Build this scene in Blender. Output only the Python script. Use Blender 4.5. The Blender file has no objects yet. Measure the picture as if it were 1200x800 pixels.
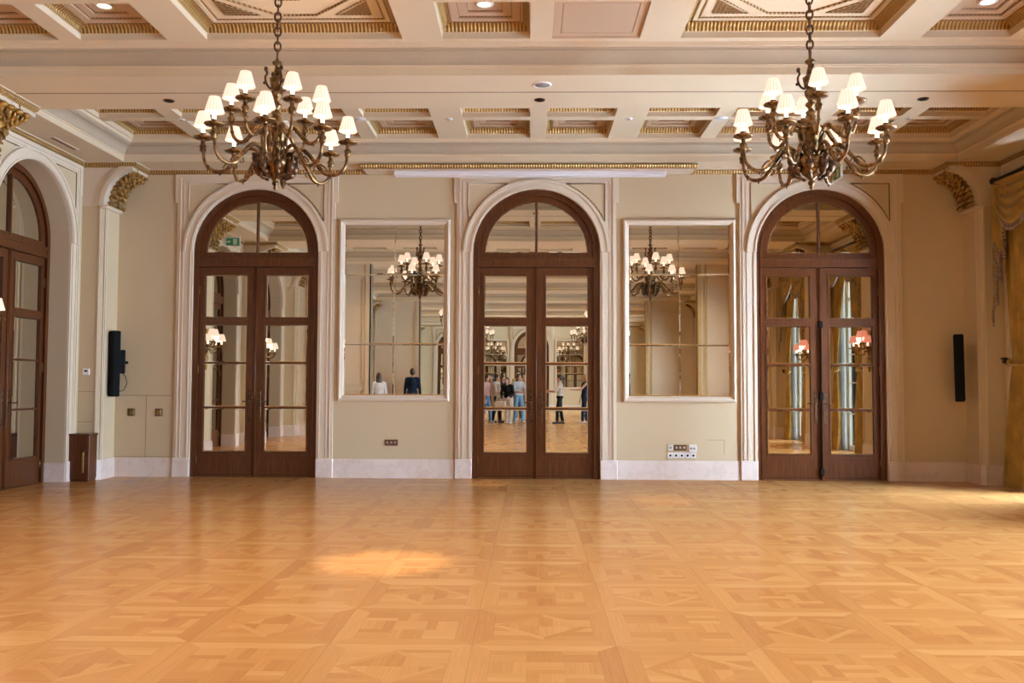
import bpy, math, random
from mathutils import Vector, Matrix, Euler
random.seed(7)
PI = math.pi
SC = bpy.context.scene
COL = SC.collection

# ------------------------------------------------------------------ room numbers (metres)
CX = 0.10            # centre line of the hall
W = 6.42             # half width
XL, XR = CX - W, CX + W
HS = 4.46            # soffit
HC = 4.728           # coffered ceiling
NB = 10              # bays
PERIOD = 3.50
def beam(k): return 0.0 if k == 0 else -3.47 - PERIOD * (k - 1)
def bhalf(k): return 0.49 if k in (0, NB) else 0.546
def bay(k): return (beam(k) - bhalf(k), beam(k + 1) + bhalf(k + 1))      # far (north), near (south)
def bayc(k):
    a, b = bay(k); return (a + b) / 2
YF = beam(NB)        # front wall
EX = 5.83            # soffit edge from centre
DH, SPR = 0.915, 3.255   # door half width, spring line
DOORX = (-3.98, 0.09, 4.16)
MIRX = (-1.96, 2.14)

# ------------------------------------------------------------------ node helpers
class NT:
    def __init__(s, nt): s.nt = nt
    def node(s, t, **kw):
        n = s.nt.nodes.new(t)
        for k, v in kw.items(): setattr(n, k, v)
        return n
    def link(s, a, b): s.nt.links.new(a, b)
    def setin(s, sock, v):
        if isinstance(v, bpy.types.NodeSocket): s.nt.links.new(v, sock)
        else: sock.default_value = v
    def m(s, op, a, b=None, c=None, clamp=False):
        n = s.nt.nodes.new('ShaderNodeMath'); n.operation = op; n.use_clamp = clamp
        s.setin(n.inputs[0], a)
        if b is not None: s.setin(n.inputs[1], b)
        if c is not None: s.setin(n.inputs[2], c)
        return n.outputs[0]
    def mixf(s, f, a, b):
        n = s.nt.nodes.new('ShaderNodeMix'); n.data_type = 'FLOAT'
        s.setin(n.inputs[0], f); s.setin(n.inputs[2], a); s.setin(n.inputs[3], b)
        return n.outputs[0]
    def mixc(s, f, a, b, mode='MIX'):
        n = s.nt.nodes.new('ShaderNodeMix'); n.data_type = 'RGBA'; n.blend_type = mode
        s.setin(n.inputs[0], f); s.setin(n.inputs[6], a if isinstance(a, bpy.types.NodeSocket) else (*a, 1)[:4])
        s.setin(n.inputs[7], b if isinstance(b, bpy.types.NodeSocket) else (*b, 1)[:4])
        return n.outputs[2]
    def comb(s, x, y, z):
        n = s.nt.nodes.new('ShaderNodeCombineXYZ')
        for i, v in enumerate((x, y, z)): s.setin(n.inputs[i], v)
        return n.outputs[0]
    def ramp(s, f, stops, interp='LINEAR'):
        n = s.nt.nodes.new('ShaderNodeValToRGB'); n.color_ramp.interpolation = interp
        e = n.color_ramp.elements
        while len(e) < len(stops): e.new(0.5)
        for i, (p, c) in enumerate(stops):
            e[i].position = p; e[i].color = (*c, 1)
        s.setin(n.inputs[0], f)
        return n.outputs[0]
    def noise(s, vec, scale, detail=3, rough=0.5):
        n = s.nt.nodes.new('ShaderNodeTexNoise'); n.inputs['Scale'].default_value = scale
        n.inputs['Detail'].default_value = detail; n.inputs['Roughness'].default_value = rough
        if vec is not None: s.link(vec, n.inputs['Vector'])
        return n.outputs[0]
    def pos(s):
        n = s.nt.nodes.new('ShaderNodeTexCoord'); return n.outputs['Object']
    def geo(s):
        n = s.nt.nodes.new('ShaderNodeNewGeometry'); return n.outputs['Position']
    def sep(s, v):
        n = s.nt.nodes.new('ShaderNodeSeparateXYZ'); s.link(v, n.inputs[0]); return n.outputs
    def bump(s, h, strength=0.2, dist=0.01):
        n = s.nt.nodes.new('ShaderNodeBump'); n.inputs['Strength'].default_value = strength
        n.inputs['Distance'].default_value = dist; s.link(h, n.inputs['Height']); return n.outputs[0]

def mat(name, col=(0.5, 0.5, 0.5), rough=0.5, metal=0.0, spec=0.5, var=0.0, vscale=6.0, bump=0.0, bscale=60.0, col2=None):
    m = bpy.data.materials.new(name); m.use_nodes = True
    b = m.node_tree.nodes['Principled BSDF']; t = NT(m.node_tree)
    b.inputs['Base Color'].default_value = (*col, 1)
    b.inputs['Roughness'].default_value = rough
    b.inputs['Metallic'].default_value = metal
    b.inputs['Specular IOR Level'].default_value = spec
    p = t.pos()
    if var or col2:
        n = t.noise(p, vscale, 4, 0.6)
        c2 = col2 or tuple(max(0, c * (1 - var)) for c in col)
        t.link(t.ramp(n, [(0.35, c2), (0.65, col)]), b.inputs['Base Color'])
    if bump:
        t.link(t.bump(t.noise(p, bscale, 3), bump, 0.004), b.inputs['Normal'])
    return m

M = {}
M['wall'] = mat('wall_fabric', (0.61, 0.485, 0.315), 0.85, spec=0.15, var=0.05, vscale=90, bump=0.15, bscale=220)
M['cream'] = mat('cream_paint', (0.71, 0.595, 0.455), 0.45, spec=0.3, var=0.03, vscale=3)
M['ceil'] = mat('ceiling_paint', (0.68, 0.555, 0.385), 0.6, spec=0.2, var=0.03, vscale=2)
M['ochre'] = mat('ochre_warm_light', (0.50, 0.33, 0.13), 0.45, var=0.2)  # ochre stands for warm light falling on the cream jambs
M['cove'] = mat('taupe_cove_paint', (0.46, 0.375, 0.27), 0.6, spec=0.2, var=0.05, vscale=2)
M['coffer'] = mat('coffer_rose_paint', (0.53, 0.38, 0.26), 0.6, spec=0.2)
M['white'] = mat('white_plastic', (0.78, 0.77, 0.74), 0.4, bump=0.02)
M['black'] = mat('black_plastic', (0.005, 0.005, 0.005), 0.7, spec=0.1, bump=0.05)
M['black_iron'] = mat('black_iron', (0.03, 0.026, 0.022), 0.4, 0.6, bump=0.05)
M['brass'] = mat('aged_brass', (0.42, 0.27, 0.10), 0.38, 0.9, var=0.45, vscale=25)
M['brown_plate'] = mat('brown_plate', (0.16, 0.085, 0.045), 0.4, 0.3, var=0.2)
M['line'] = mat('joint_line', (0.22, 0.15, 0.09), 0.8)
M['steel'] = mat('steel', (0.5, 0.48, 0.45), 0.3, 1.0, bump=0.02)
M['green'] = mat('exit_green', (0.02, 0.30, 0.12), 0.4, bump=0.02)
M['fluor'] = mat('screen_case', (0.82, 0.80, 0.82), 0.5, bump=0.02)
M['grille'] = mat('speaker_grille', (0.34, 0.30, 0.27), 0.6, var=0.3, vscale=300)

def marble():
    m = mat('rose_marble', (0.78, 0.70, 0.66), 0.25)
    t = NT(m.node_tree); b = m.node_tree.nodes['Principled BSDF']; p = t.geo()
    n = t.noise(p, 2.2, 8, 0.65)
    v = t.m('ABSOLUTE', t.m('SUBTRACT', n, 0.5))
    c1 = t.ramp(t.noise(p, 1.3, 5, 0.6), [(0.3, (0.72, 0.59, 0.51)), (0.65, (0.82, 0.72, 0.66))])
    c = t.mixc(t.m('MULTIPLY', t.m('SUBTRACT', 1.0, t.m('MULTIPLY', v, 30.0, clamp=True)), 0.22), c1, (0.50, 0.36, 0.29))
    t.link(c, b.inputs['Base Color']); return m
M['marble'] = marble()

def wood():
    m = mat('dark_mahogany', (0.13, 0.045, 0.018), 0.30, spec=0.35)
    t = NT(m.node_tree); b = m.node_tree.nodes['Principled BSDF']
    mp = t.node('ShaderNodeMapping'); mp.inputs['Scale'].default_value = (14, 14, 0.9)
    t.link(t.pos(), mp.inputs[0])
    n = t.noise(mp.outputs[0], 3.0, 6, 0.65)
    t.link(t.ramp(n, [(0.3, (0.055, 0.016, 0.005)), (0.55, (0.105, 0.031, 0.009)), (0.75, (0.155, 0.052, 0.016))]), b.inputs['Base Color'])
    t.link(t.bump(n, 0.08, 0.003), b.inputs['Normal'])
    return m
M['wood'] = wood()

def gilt(name, freq, dark, light):
    """old gilding broken into small eggs and darts along x and y"""
    m = mat(name, light, 0.42, 0.55)
    t = NT(m.node_tree); b = m.node_tree.nodes['Principled BSDF']
    x, y, z = t.sep(t.geo())
    g_ = t.node('ShaderNodeNewGeometry'); nx, ny, nz_ = t.sep(g_.outputs['True Normal'])
    along = t.mixf(t.m('GREATER_THAN', t.m('ABSOLUTE', ny), t.m('ABSOLUTE', nx)), y, x)
    s = t.m('SINE', t.m('MULTIPLY', along, freq * 2 * PI))
    s2 = t.m('MULTIPLY_ADD', s, 0.5, 0.5)
    nz = t.noise(t.geo(), 38, 3)
    f = t.m('ADD', t.m('MULTIPLY', s2, 0.7), t.m('MULTIPLY', nz, 0.4))
    t.link(t.ramp(f, [(0.25, dark), (0.7, light)]), b.inputs['Base Color'])
    t.link(t.bump(s2, 0.6, 0.015), b.inputs['Normal'])
    return m
M['gilt'] = gilt('gilt_moulding', 27.0, (0.24, 0.125, 0.04), (0.50, 0.31, 0.10))
M['gilt_bead'] = gilt('gilt_bead', 26.0, (0.20, 0.11, 0.045), (0.44, 0.29, 0.14))
M['gold'] = mat('gold_leaf', (0.60, 0.34, 0.08), 0.4, 0.6, col2=(0.11, 0.05, 0.018), vscale=16, bump=0.5, bscale=40)
M['bronze'] = mat('chandelier_bronze', (0.32, 0.185, 0.075), 0.33, 0.92, col2=(0.045, 0.028, 0.017), vscale=26, bump=0.35, bscale=70)
M['bronze_dark'] = mat('dark_bronze', (0.16, 0.085, 0.04), 0.4, 0.85, col2=(0.05, 0.03, 0.02), vscale=20, bump=0.2, bscale=60)

def mirror_mat():
    m = bpy.data.materials.new('old_mirror'); m.use_nodes = True
    b = m.node_tree.nodes['Principled BSDF']; t = NT(m.node_tree)
    b.inputs['Metallic'].default_value = 1.0; b.inputs['Roughness'].default_value = 0.0
    n = t.noise(t.pos(), 1.3, 1)
    t.link(t.ramp(n, [(0.3, (0.74, 0.75, 0.68)), (0.7, (0.78, 0.78, 0.72))]), b.inputs['Base Color'])
    t.link(t.bump(t.noise(t.pos(), 1.1, 0), 0.02, 0.03), b.inputs['Normal'])
    return m
M['mirror'] = mirror_mat()

def glass_mat():
    m = bpy.data.materials.new('window_glass'); m.use_nodes = True
    t = NT(m.node_tree); nt = m.node_tree; nt.nodes.clear()
    o = t.node('ShaderNodeOutputMaterial'); tr = t.node('ShaderNodeBsdfTransparent'); g = t.node('ShaderNodeBsdfGlossy')
    tr.inputs[0].default_value = (0.93, 0.96, 0.97, 1); g.inputs['Roughness'].default_value = 0.02
    lw = t.node('ShaderNodeLayerWeight'); lw.inputs[0].default_value = 0.25
    mx = t.node('ShaderNodeMixShader'); t.link(lw.outputs['Fresnel'], mx.inputs[0])
    t.link(tr.outputs[0], mx.inputs[1]); t.link(g.outputs[0], mx.inputs[2]); t.link(mx.outputs[0], o.inputs[0])
    return m
M['glass'] = glass_mat()

def cloth(name, col, col2, trans=0.0, scale=40):
    m = mat(name, col, 0.62, spec=0.3, col2=col2, vscale=4)
    b = m.node_tree.nodes['Principled BSDF']; b.inputs['Sheen Weight'].default_value = 0.3
    if trans:
        t = NT(m.node_tree); nt = m.node_tree
        o = [n for n in nt.nodes if n.type == 'OUTPUT_MATERIAL'][0]
        tl = t.node('ShaderNodeBsdfTranslucent'); tl.inputs[0].default_value = (*col, 1)
        mx = t.node('ShaderNodeMixShader'); mx.inputs[0].default_value = trans
        t.link(b.outputs[0], mx.inputs[1]); t.link(tl.outputs[0], mx.inputs[2]); t.link(mx.outputs[0], o.inputs[0])
    return m
M['curtain'] = cloth('gold_silk', (0.44, 0.26, 0.045), (0.28, 0.15, 0.022))
M['sheer'] = cloth('grey_lining', (0.40, 0.39, 0.37), (0.33, 0.32, 0.31), 0.10)
M['fringe'] = mat('tassel_fringe', (0.52, 0.42, 0.34), 0.8, col2=(0.16, 0.10, 0.10), vscale=60)

def shade_mat(name, lo, hi, s):
    m = bpy.data.materials.new(name); m.use_nodes = True
    t = NT(m.node_tree); b = m.node_tree.nodes['Principled BSDF']
    b.inputs['Base Color'].default_value = (0.12, 0.09, 0.06, 1); b.inputs['Roughness'].default_value = 0.8
    x, y, z = t.sep(t.pos())
    ang = t.m('ARCTAN2', y, x)
    pl = t.m('MULTIPLY_ADD', t.m('SINE', t.m('MULTIPLY', ang, 18.0)), 0.5, 0.5)
    c = t.mixc(t.m('MULTIPLY', pl, 0.6), hi, lo)
    t.link(c, b.inputs['Emission Color']); b.inputs['Emission Strength'].default_value = s
    return m
M['shade'] = shade_mat('pleated_shade_lit', (1.0, 0.42, 0.22), (1.0, 0.84, 0.70), 1.25)
M['shade_red'] = shade_mat('pleated_red_shade_lit', (0.75, 0.10, 0.06), (1.0, 0.34, 0.22), 1.0)
def emis(name, col, s):
    m = bpy.data.materials.new(name); m.use_nodes = True
    b = m.node_tree.nodes['Principled BSDF']; b.inputs['Base Color'].default_value = (*col, 1)
    b.inputs['Emission Color'].default_value = (*col, 1); b.inputs['Emission Strength'].default_value = s
    t = NT(m.node_tree); t.link(t.mixc(t.noise(t.pos(), 8), col, tuple(c * 0.95 for c in col)), b.inputs['Emission Color'])
    return m
M['candle'] = emis('candle_tube_lit', (1.0, 0.82, 0.62), 2.2)
M['lamp'] = emis('downlight_lens_lit', (1.0, 0.90, 0.70), 3.0)

# ------------------------------------------------------------------ parquet
def parquet():
    m = bpy.data.materials.new('oak_parquet'); m.use_nodes = True
    t = NT(m.node_tree); b = m.node_tree.nodes['Principled BSDF']
    P = 0.742
    x, y, z = t.sep(t.geo())
    gx = t.m('DIVIDE', t.m('SUBTRACT', x, 0.449), P); gy = t.m('DIVIDE', t.m('ADD', y, 8.246), P)
    ix = t.m('FLOOR', gx); iy = t.m('FLOOR', gy)
    u = t.m('SUBTRACT', t.m('SUBTRACT', gx, ix), 0.5); v = t.m('SUBTRACT', t.m('SUBTRACT', gy, iy), 0.5)
    au = t.m('ABSOLUTE', u); av = t.m('ABSOLUTE', v)
    mx = t.m('MAXIMUM', au, av)
    band = t.m('GREATER_THAN', mx, 0.365)
    chk = t.m('ABSOLUTE', t.m('MODULO', t.m('ADD', ix, iy), 2.0))
    # frame band: planks run along their side; two boards wide, mitred
    side_u = t.m('GREATER_THAN', au, av)                       # board on the left/right side: runs in y
    bseed = t.m('ADD', t.m('MULTIPLY', side_u, 3.1), t.m('MULTIPLY', t.m('GREATER_THAN', t.m('ADD', t.m('MULTIPLY', u, side_u), t.m('MULTIPLY', v, t.m('SUBTRACT', 1.0, side_u))), 0.0), 7.7))
    # design A: basket of 3x3 blocks of 3 boards
    a3u = t.m('MULTIPLY', t.m('ADD', u, 0.365), 3.0 / 0.73); a3v = t.m('MULTIPLY', t.m('ADD', v, 0.365), 3.0 / 0.73)
    bu = t.m('FLOOR', a3u); bv = t.m('FLOOR', a3v)
    par = t.m('ABSOLUTE', t.m('MODULO', t.m('ADD', bu, bv), 2.0))
    fu = t.m('FLOOR', t.m('MULTIPLY', t.m('SUBTRACT', a3u, bu), 3.0)); fv = t.m('FLOOR', t.m('MULTIPLY', t.m('SUBTRACT', a3v, bv), 3.0))
    strip = t.mixf(par, fv, fu)
    aseed = t.m('ADD', t.m('ADD', t.m('MULTIPLY', bu, 11.3), t.m('MULTIPLY', bv, 5.9)), t.m('MULTIPLY', strip, 2.3))
    adir = par                                                  # 1: boards run in y
    # design B: lozenge frame around a small basket
    dm = t.m('ADD', au, av)
    ring = t.m('MULTIPLY', t.m('GREATER_THAN', dm, 0.29), t.m('LESS_THAN', dm, 0.365))
    inn = t.m('LESS_THAN', dm, 0.29)
    s6 = t.m('FLOOR', t.m('MULTIPLY', t.m('ADD', v, 0.365), 9.0))
    s6u = t.m('FLOOR', t.m('MULTIPLY', t.m('ADD', u, 0.365), 9.0))
    quad = t.m('ADD', t.m('MULTIPLY', t.m('GREATER_THAN', u, 0.0), 2.7), t.m('MULTIPLY', t.m('GREATER_THAN', v, 0.0), 4.9))
    bsd = t.mixf(inn, t.m('ADD', t.m('MULTIPLY', s6, 1.7), quad), t.m('ADD', t.m('MULTIPLY', s6u, 1.3), t.m('MULTIPLY', t.m('GREATER_THAN', v, 0.0), 3.3)))
    bsd = t.mixf(ring, bsd, t.m('ADD', quad, 40.0))
    bdir = inn
    inner = t.mixf(chk, aseed, bsd); idir = t.mixf(chk, adir, bdir)
    seed = t.mixf(band, inner, t.m('ADD', bseed, 90.0))
    dr = t.mixf(band, idir, side_u)
    wn = t.node('ShaderNodeTexWhiteNoise'); wn.noise_dimensions = '3D'
    t.link(t.comb(ix, iy, seed), wn.inputs['Vector'])
    rnd = wn.outputs['Value']
    # grain stretched along the board
    lx = t.mixf(dr, t.m('MULTIPLY', x, 2.0), t.m('MULTIPLY', x, 60.0)); ly = t.mixf(dr, t.m('MULTIPLY', y, 60.0), t.m('MULTIPLY', y, 2.0))
    gr = t.noise(t.comb(lx, ly, t.m('MULTIPLY', rnd, 37.0)), 1.6, 6, 0.7)
    fac = t.m('SUBTRACT', t.m('ADD', t.m('MULTIPLY', rnd, 0.40), t.m('MULTIPLY', gr, 0.56)), t.m('MULTIPLY', dr, 0.05))  # boards running in y darker: directional sheen put into the colour
    fac = t.m('ADD', fac, t.m('MULTIPLY', t.m('MULTIPLY', band, t.m('SUBTRACT', 1.0, dr)), 0.07))  # cross-running frame boards lighter, same painted sheen
    c = t.ramp(fac, [(0.0, (0.37, 0.148, 0.045)), (0.35, (0.49, 0.225, 0.068)), (0.60, (0.565, 0.285, 0.095)), (0.95, (0.68, 0.40, 0.155))])
    big = t.noise(t.geo(), 0.35, 2)
    c = t.mixc(t.m('MULTIPLY', big, 0.25), c, (0.49, 0.235, 0.075))
    # thin dark joints
    def near(val, w):
        return t.m('LESS_THAN', t.m('ABSOLUTE', val), w)
    j = t.m('MAXIMUM', near(t.m('SUBTRACT', mx, 0.4985), 0.0022), near(t.m('SUBTRACT', mx, 0.365), 0.0018))
    j = t.m('MAXIMUM', j, t.m('MULTIPLY', near(t.m('SUBTRACT', au, av), 0.002), band))
    c = t.mixc(t.m('MULTIPLY', j, 0.25), c, (0.16, 0.065, 0.02))
    t.link(c, b.inputs['Base Color'])
    t.link(t.m('ADD', 0.16, t.m('MULTIPLY', gr, 0.14)), b.inputs['Roughness'])
    t.link(t.bump(t.m('ADD', gr, t.m('MULTIPLY', rnd, 0.5)), 0.05, 0.004), b.inputs['Normal'])
    b.inputs['Specular IOR Level'].default_value = 0.45
    return m
M['parquet'] = parquet()

# ------------------------------------------------------------------ mesh builder
class MB:
    def __init__(s): s.v = []; s.f = []; s.sm = []
    def add(s, vs, fs, smooth=False):
        b = len(s.v); s.v += [tuple(p) for p in vs]; s.f += [tuple(b + i for i in f) for f in fs]; s.sm += [smooth] * len(fs)
        return s
    def box(s, x0, x1, y0, y1, z0, z1):
        vs = [(x, y, z) for z in (z0, z1) for y in (y0, y1) for x in (x0, x1)]
        return s.add(vs, [(0, 2, 3, 1), (4, 5, 7, 6), (0, 1, 5, 4), (2, 6, 7, 3), (0, 4, 6, 2), (1, 3, 7, 5)])
    def bbox(s, x0, x1, y0, y1, z0, z1, r=0.01):
        """box with chamfered vertical and horizontal edges"""
        r = min(r, (x1-x0)/3, (y1-y0)/3, (z1-z0)/3)
        def ring(z, i): return [(x0+i+r*0, y0+i+r, z), (x0+i+r, y0+i, z), (x1-i-r, y0+i, z), (x1-i, y0+i+r, z), (x1-i, y1-i-r, z), (x1-i-r, y1-i, z), (x0+i+r, y1-i, z), (x0+i, y1-i-r, z)]
        rs = [ring(z0, r*0.9), ring(z0+r, 0), ring(z1-r, 0), ring(z1, r*0.9)]
        vs = sum(rs, []); n = 8; fs = []
        for k in range(3):
            for i in range(n): fs.append((k*n+i, k*n+(i+1) % n, (k+1)*n+(i+1) % n, (k+1)*n+i))
        fs.append(tuple(range(n-1, -1, -1))); fs.append(tuple(range(3*n, 4*n)))
        return s.add(vs, fs)
    def prism(s, poly, axis, a0, a1):
        """polygon of (p,q) extruded along axis: x->(a,p,q) y->(p,a,q) z->(p,q,a)"""
        def P(p, q, a): return {'x': (a, p, q), 'y': (p, a, q), 'z': (p, q, a)}[axis]
        n = len(poly); vs = [P(p, q, a0) for p, q in poly] + [P(p, q, a1) for p, q in poly]
        fs = [tuple(range(n-1, -1, -1)), tuple(range(n, 2*n))] + [(i, (i+1) % n, n+(i+1) % n, n+i) for i in range(n)]
        return s.add(vs, fs)
    def lathe(s, prof, seg=16, c=(0, 0, 0), smooth=True, flute=0.0, nf=0):
        vs = []; fs = []; n = len(prof)
        for k in range(seg):
            a = 2*PI*k/seg
            for r, z in prof:
                rr = r * (1 + (flute * math.cos(nf * a) if nf else 0))
                vs.append((c[0]+rr*math.cos(a), c[1]+rr*math.sin(a), c[2]+z))
        for k in range(seg):
            for i in range(n-1):
                fs.append((k*n+i, ((k+1) % seg)*n+i, ((k+1) % seg)*n+i+1, k*n+i+1))
        return s.add(vs, fs, smooth)
    def tube(s, pts, rad, seg=8, smooth=True, closed=False, cap=True):
        pts = [Vector(p) for p in pts]; n = len(pts)
        if not isinstance(rad, (list, tuple)): rad = [rad]*n
        up = None; vs = []
        for i, p in enumerate(pts):
            if closed: d = pts[(i+1) % n]-pts[i-1]
            else: d = pts[min(i+1, n-1)]-pts[max(i-1, 0)]
            d.normalize()
            if up is None:
                up = Vector((0, 0, 1)) if abs(d.z) < 0.9 else Vector((1, 0, 0))
            a = d.cross(up)
            if a.length < 1e-5: a = d.orthogonal()
            a.normalize(); bb = a.cross(d); bb.normalize(); up = bb
            for k in range(seg):
                t = 2*PI*k/seg; q = p+(a*math.cos(t)+bb*math.sin(t))*rad[i]; vs.append(tuple(q))
        fs = []
        m = n if closed else n-1
        for i in range(m):
            for k in range(seg):
                fs.append((i*seg+k, i*seg+(k+1) % seg, ((i+1) % n)*seg+(k+1) % seg, ((i+1) % n)*seg+k))
        if cap and not closed: fs += [tuple(range(seg-1, -1, -1)), tuple(range((n-1)*seg, n*seg))]
        return s.add(vs, fs, smooth)
    def ball(s, c, r, seg=8, rings=6, rot=None):
        if not isinstance(r, (list, tuple)): r = (r, r, r)
        vs = []; fs = []
        for i in range(rings+1):
            t = PI*i/rings
            for k in range(seg):
                a = 2*PI*k/seg; q = Vector((r[0]*math.sin(t)*math.cos(a), r[1]*math.sin(t)*math.sin(a), r[2]*math.cos(t)))
                if rot: q = rot @ q
                vs.append((c[0]+q.x, c[1]+q.y, c[2]+q.z))
        for i in range(rings):
            for k in range(seg): fs.append((i*seg+k, (i+1)*seg+k, (i+1)*seg+(k+1) % seg, i*seg+(k+1) % seg))
        return s.add(vs, fs, True)
    def loft(s, rings, closed=True, smooth=False, capend=False):
        n = len(rings[0]); vs = sum([list(r) for r in rings], []); fs = []
        for k in range(len(rings)-1):
            for i in range(n if closed else n-1):
                fs.append((k*n+i, k*n+(i+1) % n, (k+1)*n+(i+1) % n, (k+1)*n+i))
        if capend: fs.append(tuple(range((len(rings)-1)*n, len(rings)*n)))
        return s.add(vs, fs, smooth)
    def xf(s, mtx):
        s.v = [tuple(mtx @ Vector(p)) for p in s.v]; return s
    def join(s, o, mtx=None):
        return s.add([tuple(mtx @ Vector(p)) if mtx else p for p in o.v], o.f) if not o.sm else s._j(o, mtx)
    def _j(s, o, mtx):
        b = len(s.v); s.v += [tuple(mtx @ Vector(p)) if mtx else p for p in o.v]
        s.f += [tuple(b+i for i in f) for f in o.f]; s.sm += o.sm; return s
    def mesh(s, name, m):
        me = bpy.data.meshes.new(name); me.from_pydata(s.v, [], s.f)
        me.polygons.foreach_set('use_smooth', s.sm); me.materials.append(m); me.validate(); me.update()
        return me
    def build(s, name, m, parent=None, loc=None):
        import bmesh
        me = s.mesh(name, m)
        bm = bmesh.new(); bm.from_mesh(me); bmesh.ops.recalc_face_normals(bm, faces=bm.faces); bm.to_mesh(me); bm.free()
        o = bpy.data.objects.new(name, me); COL.objects.link(o)
        if parent: o.parent = parent
        if loc: o.location = loc
        return o

def empty(name, loc=(0, 0, 0), rz=0.0):
    o = bpy.data.objects.new(name, None); COL.objects.link(o); o.location = loc; o.rotation_euler = (0, 0, rz); o.empty_display_size = 0.1
    return o
def tag(o, label=None, cat=None, group=None, kind=None):
    if label: o['label'] = label
    if cat: o['category'] = cat
    if group: o['group'] = group
    if kind: o['kind'] = kind
    return o
def kids(o): return [c for c in bpy.data.objects if c.parent == o]
def copy_tree(o, parent=None):
    c = o.copy(); COL.objects.link(c)
    if parent: c.parent = parent
    for ch in list(o.children): copy_tree(ch, c)
    return c
def place(o, loc, rz=0.0, **kw):
    o.location = loc; o.rotation_euler = (0, 0, rz); tag(o, **kw); return o

# ------------------------------------------------------------------ arched wall sheets (local: u along wall, wall face at d=0, room on d<0)
NA = 24
def arc_pts(c, r, spr, n=NA):
    return [(c + r*math.cos(PI - PI*i/n), spr + r*math.sin(PI - PI*i/n)) for i in range(n+1)]
def arch_wall(mb, u0, u1, ztop, arches, P, depth=0.3):
    """arches: list of (centre, half width, spring). P(u,d,z)->point"""
    def quad(a, b, c, d): mb.add([P(*a), P(*b), P(*c), P(*d)], [(0, 1, 2, 3)])
    cur = u0
    for (c, r, s) in sorted(arches):
        quad((cur, 0, 0), (c-r, 0, 0), (c-r, 0, ztop), (cur, 0, ztop))
        pts = arc_pts(c, r, s)
        for (ua, za), (ub, zb) in zip(pts, pts[1:]):
            quad((ua, 0, za), (ub, 0, zb), (ub, 0, ztop), (ua, 0, ztop))
            quad((ua, 0, za), (ub, 0, zb), (ub, depth, zb), (ua, depth, za))
        quad((c-r, 0, 0), (c-r, depth, 0), (c-r, depth, s), (c-r, 0, s))
        quad((c+r, 0, 0), (c+r, depth, 0), (c+r, depth, s), (c+r, 0, s))
        cur = c+r
    quad((cur, 0, 0), (u1, 0, 0), (u1, 0, ztop), (cur, 0, ztop))

def ring_band(mb, r0, r1, spr, d0, d1, z0=0.0, n=NA, jamb=True, c=0.0):
    """arched band between radii r0<r1 (with straight jambs down to z0), from depth d0 to d1 (y)"""
    a = ([(c-r0, z0)] if jamb else []) + arc_pts(c, r0, spr, n) + ([(c+r0, z0)] if jamb else [])
    b = ([(c-r1, z0)] if jamb else []) + arc_pts(c, r1, spr, n) + ([(c+r1, z0)] if jamb else [])
    m = len(a)
    vs = [(p, d0, q) for p, q in a]+[(p, d0, q) for p, q in b]+[(p, d1, q) for p, q in a]+[(p, d1, q) for p, q in b]
    fs = []
    for i in range(m-1):
        fs += [(i, i+1, m+i+1, m+i), (2*m+i, 3*m+i, 3*m+i+1, 2*m+i+1), (i, 2*m+i, 2*m+i+1, i+1), (m+i, m+i+1, 3*m+i+1, 3*m+i)]
    fs += [(0, m, 3*m, 2*m), (m-1, 3*m-1, 4*m-1, 2*m-1)]
    mb.add(vs, fs)

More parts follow.
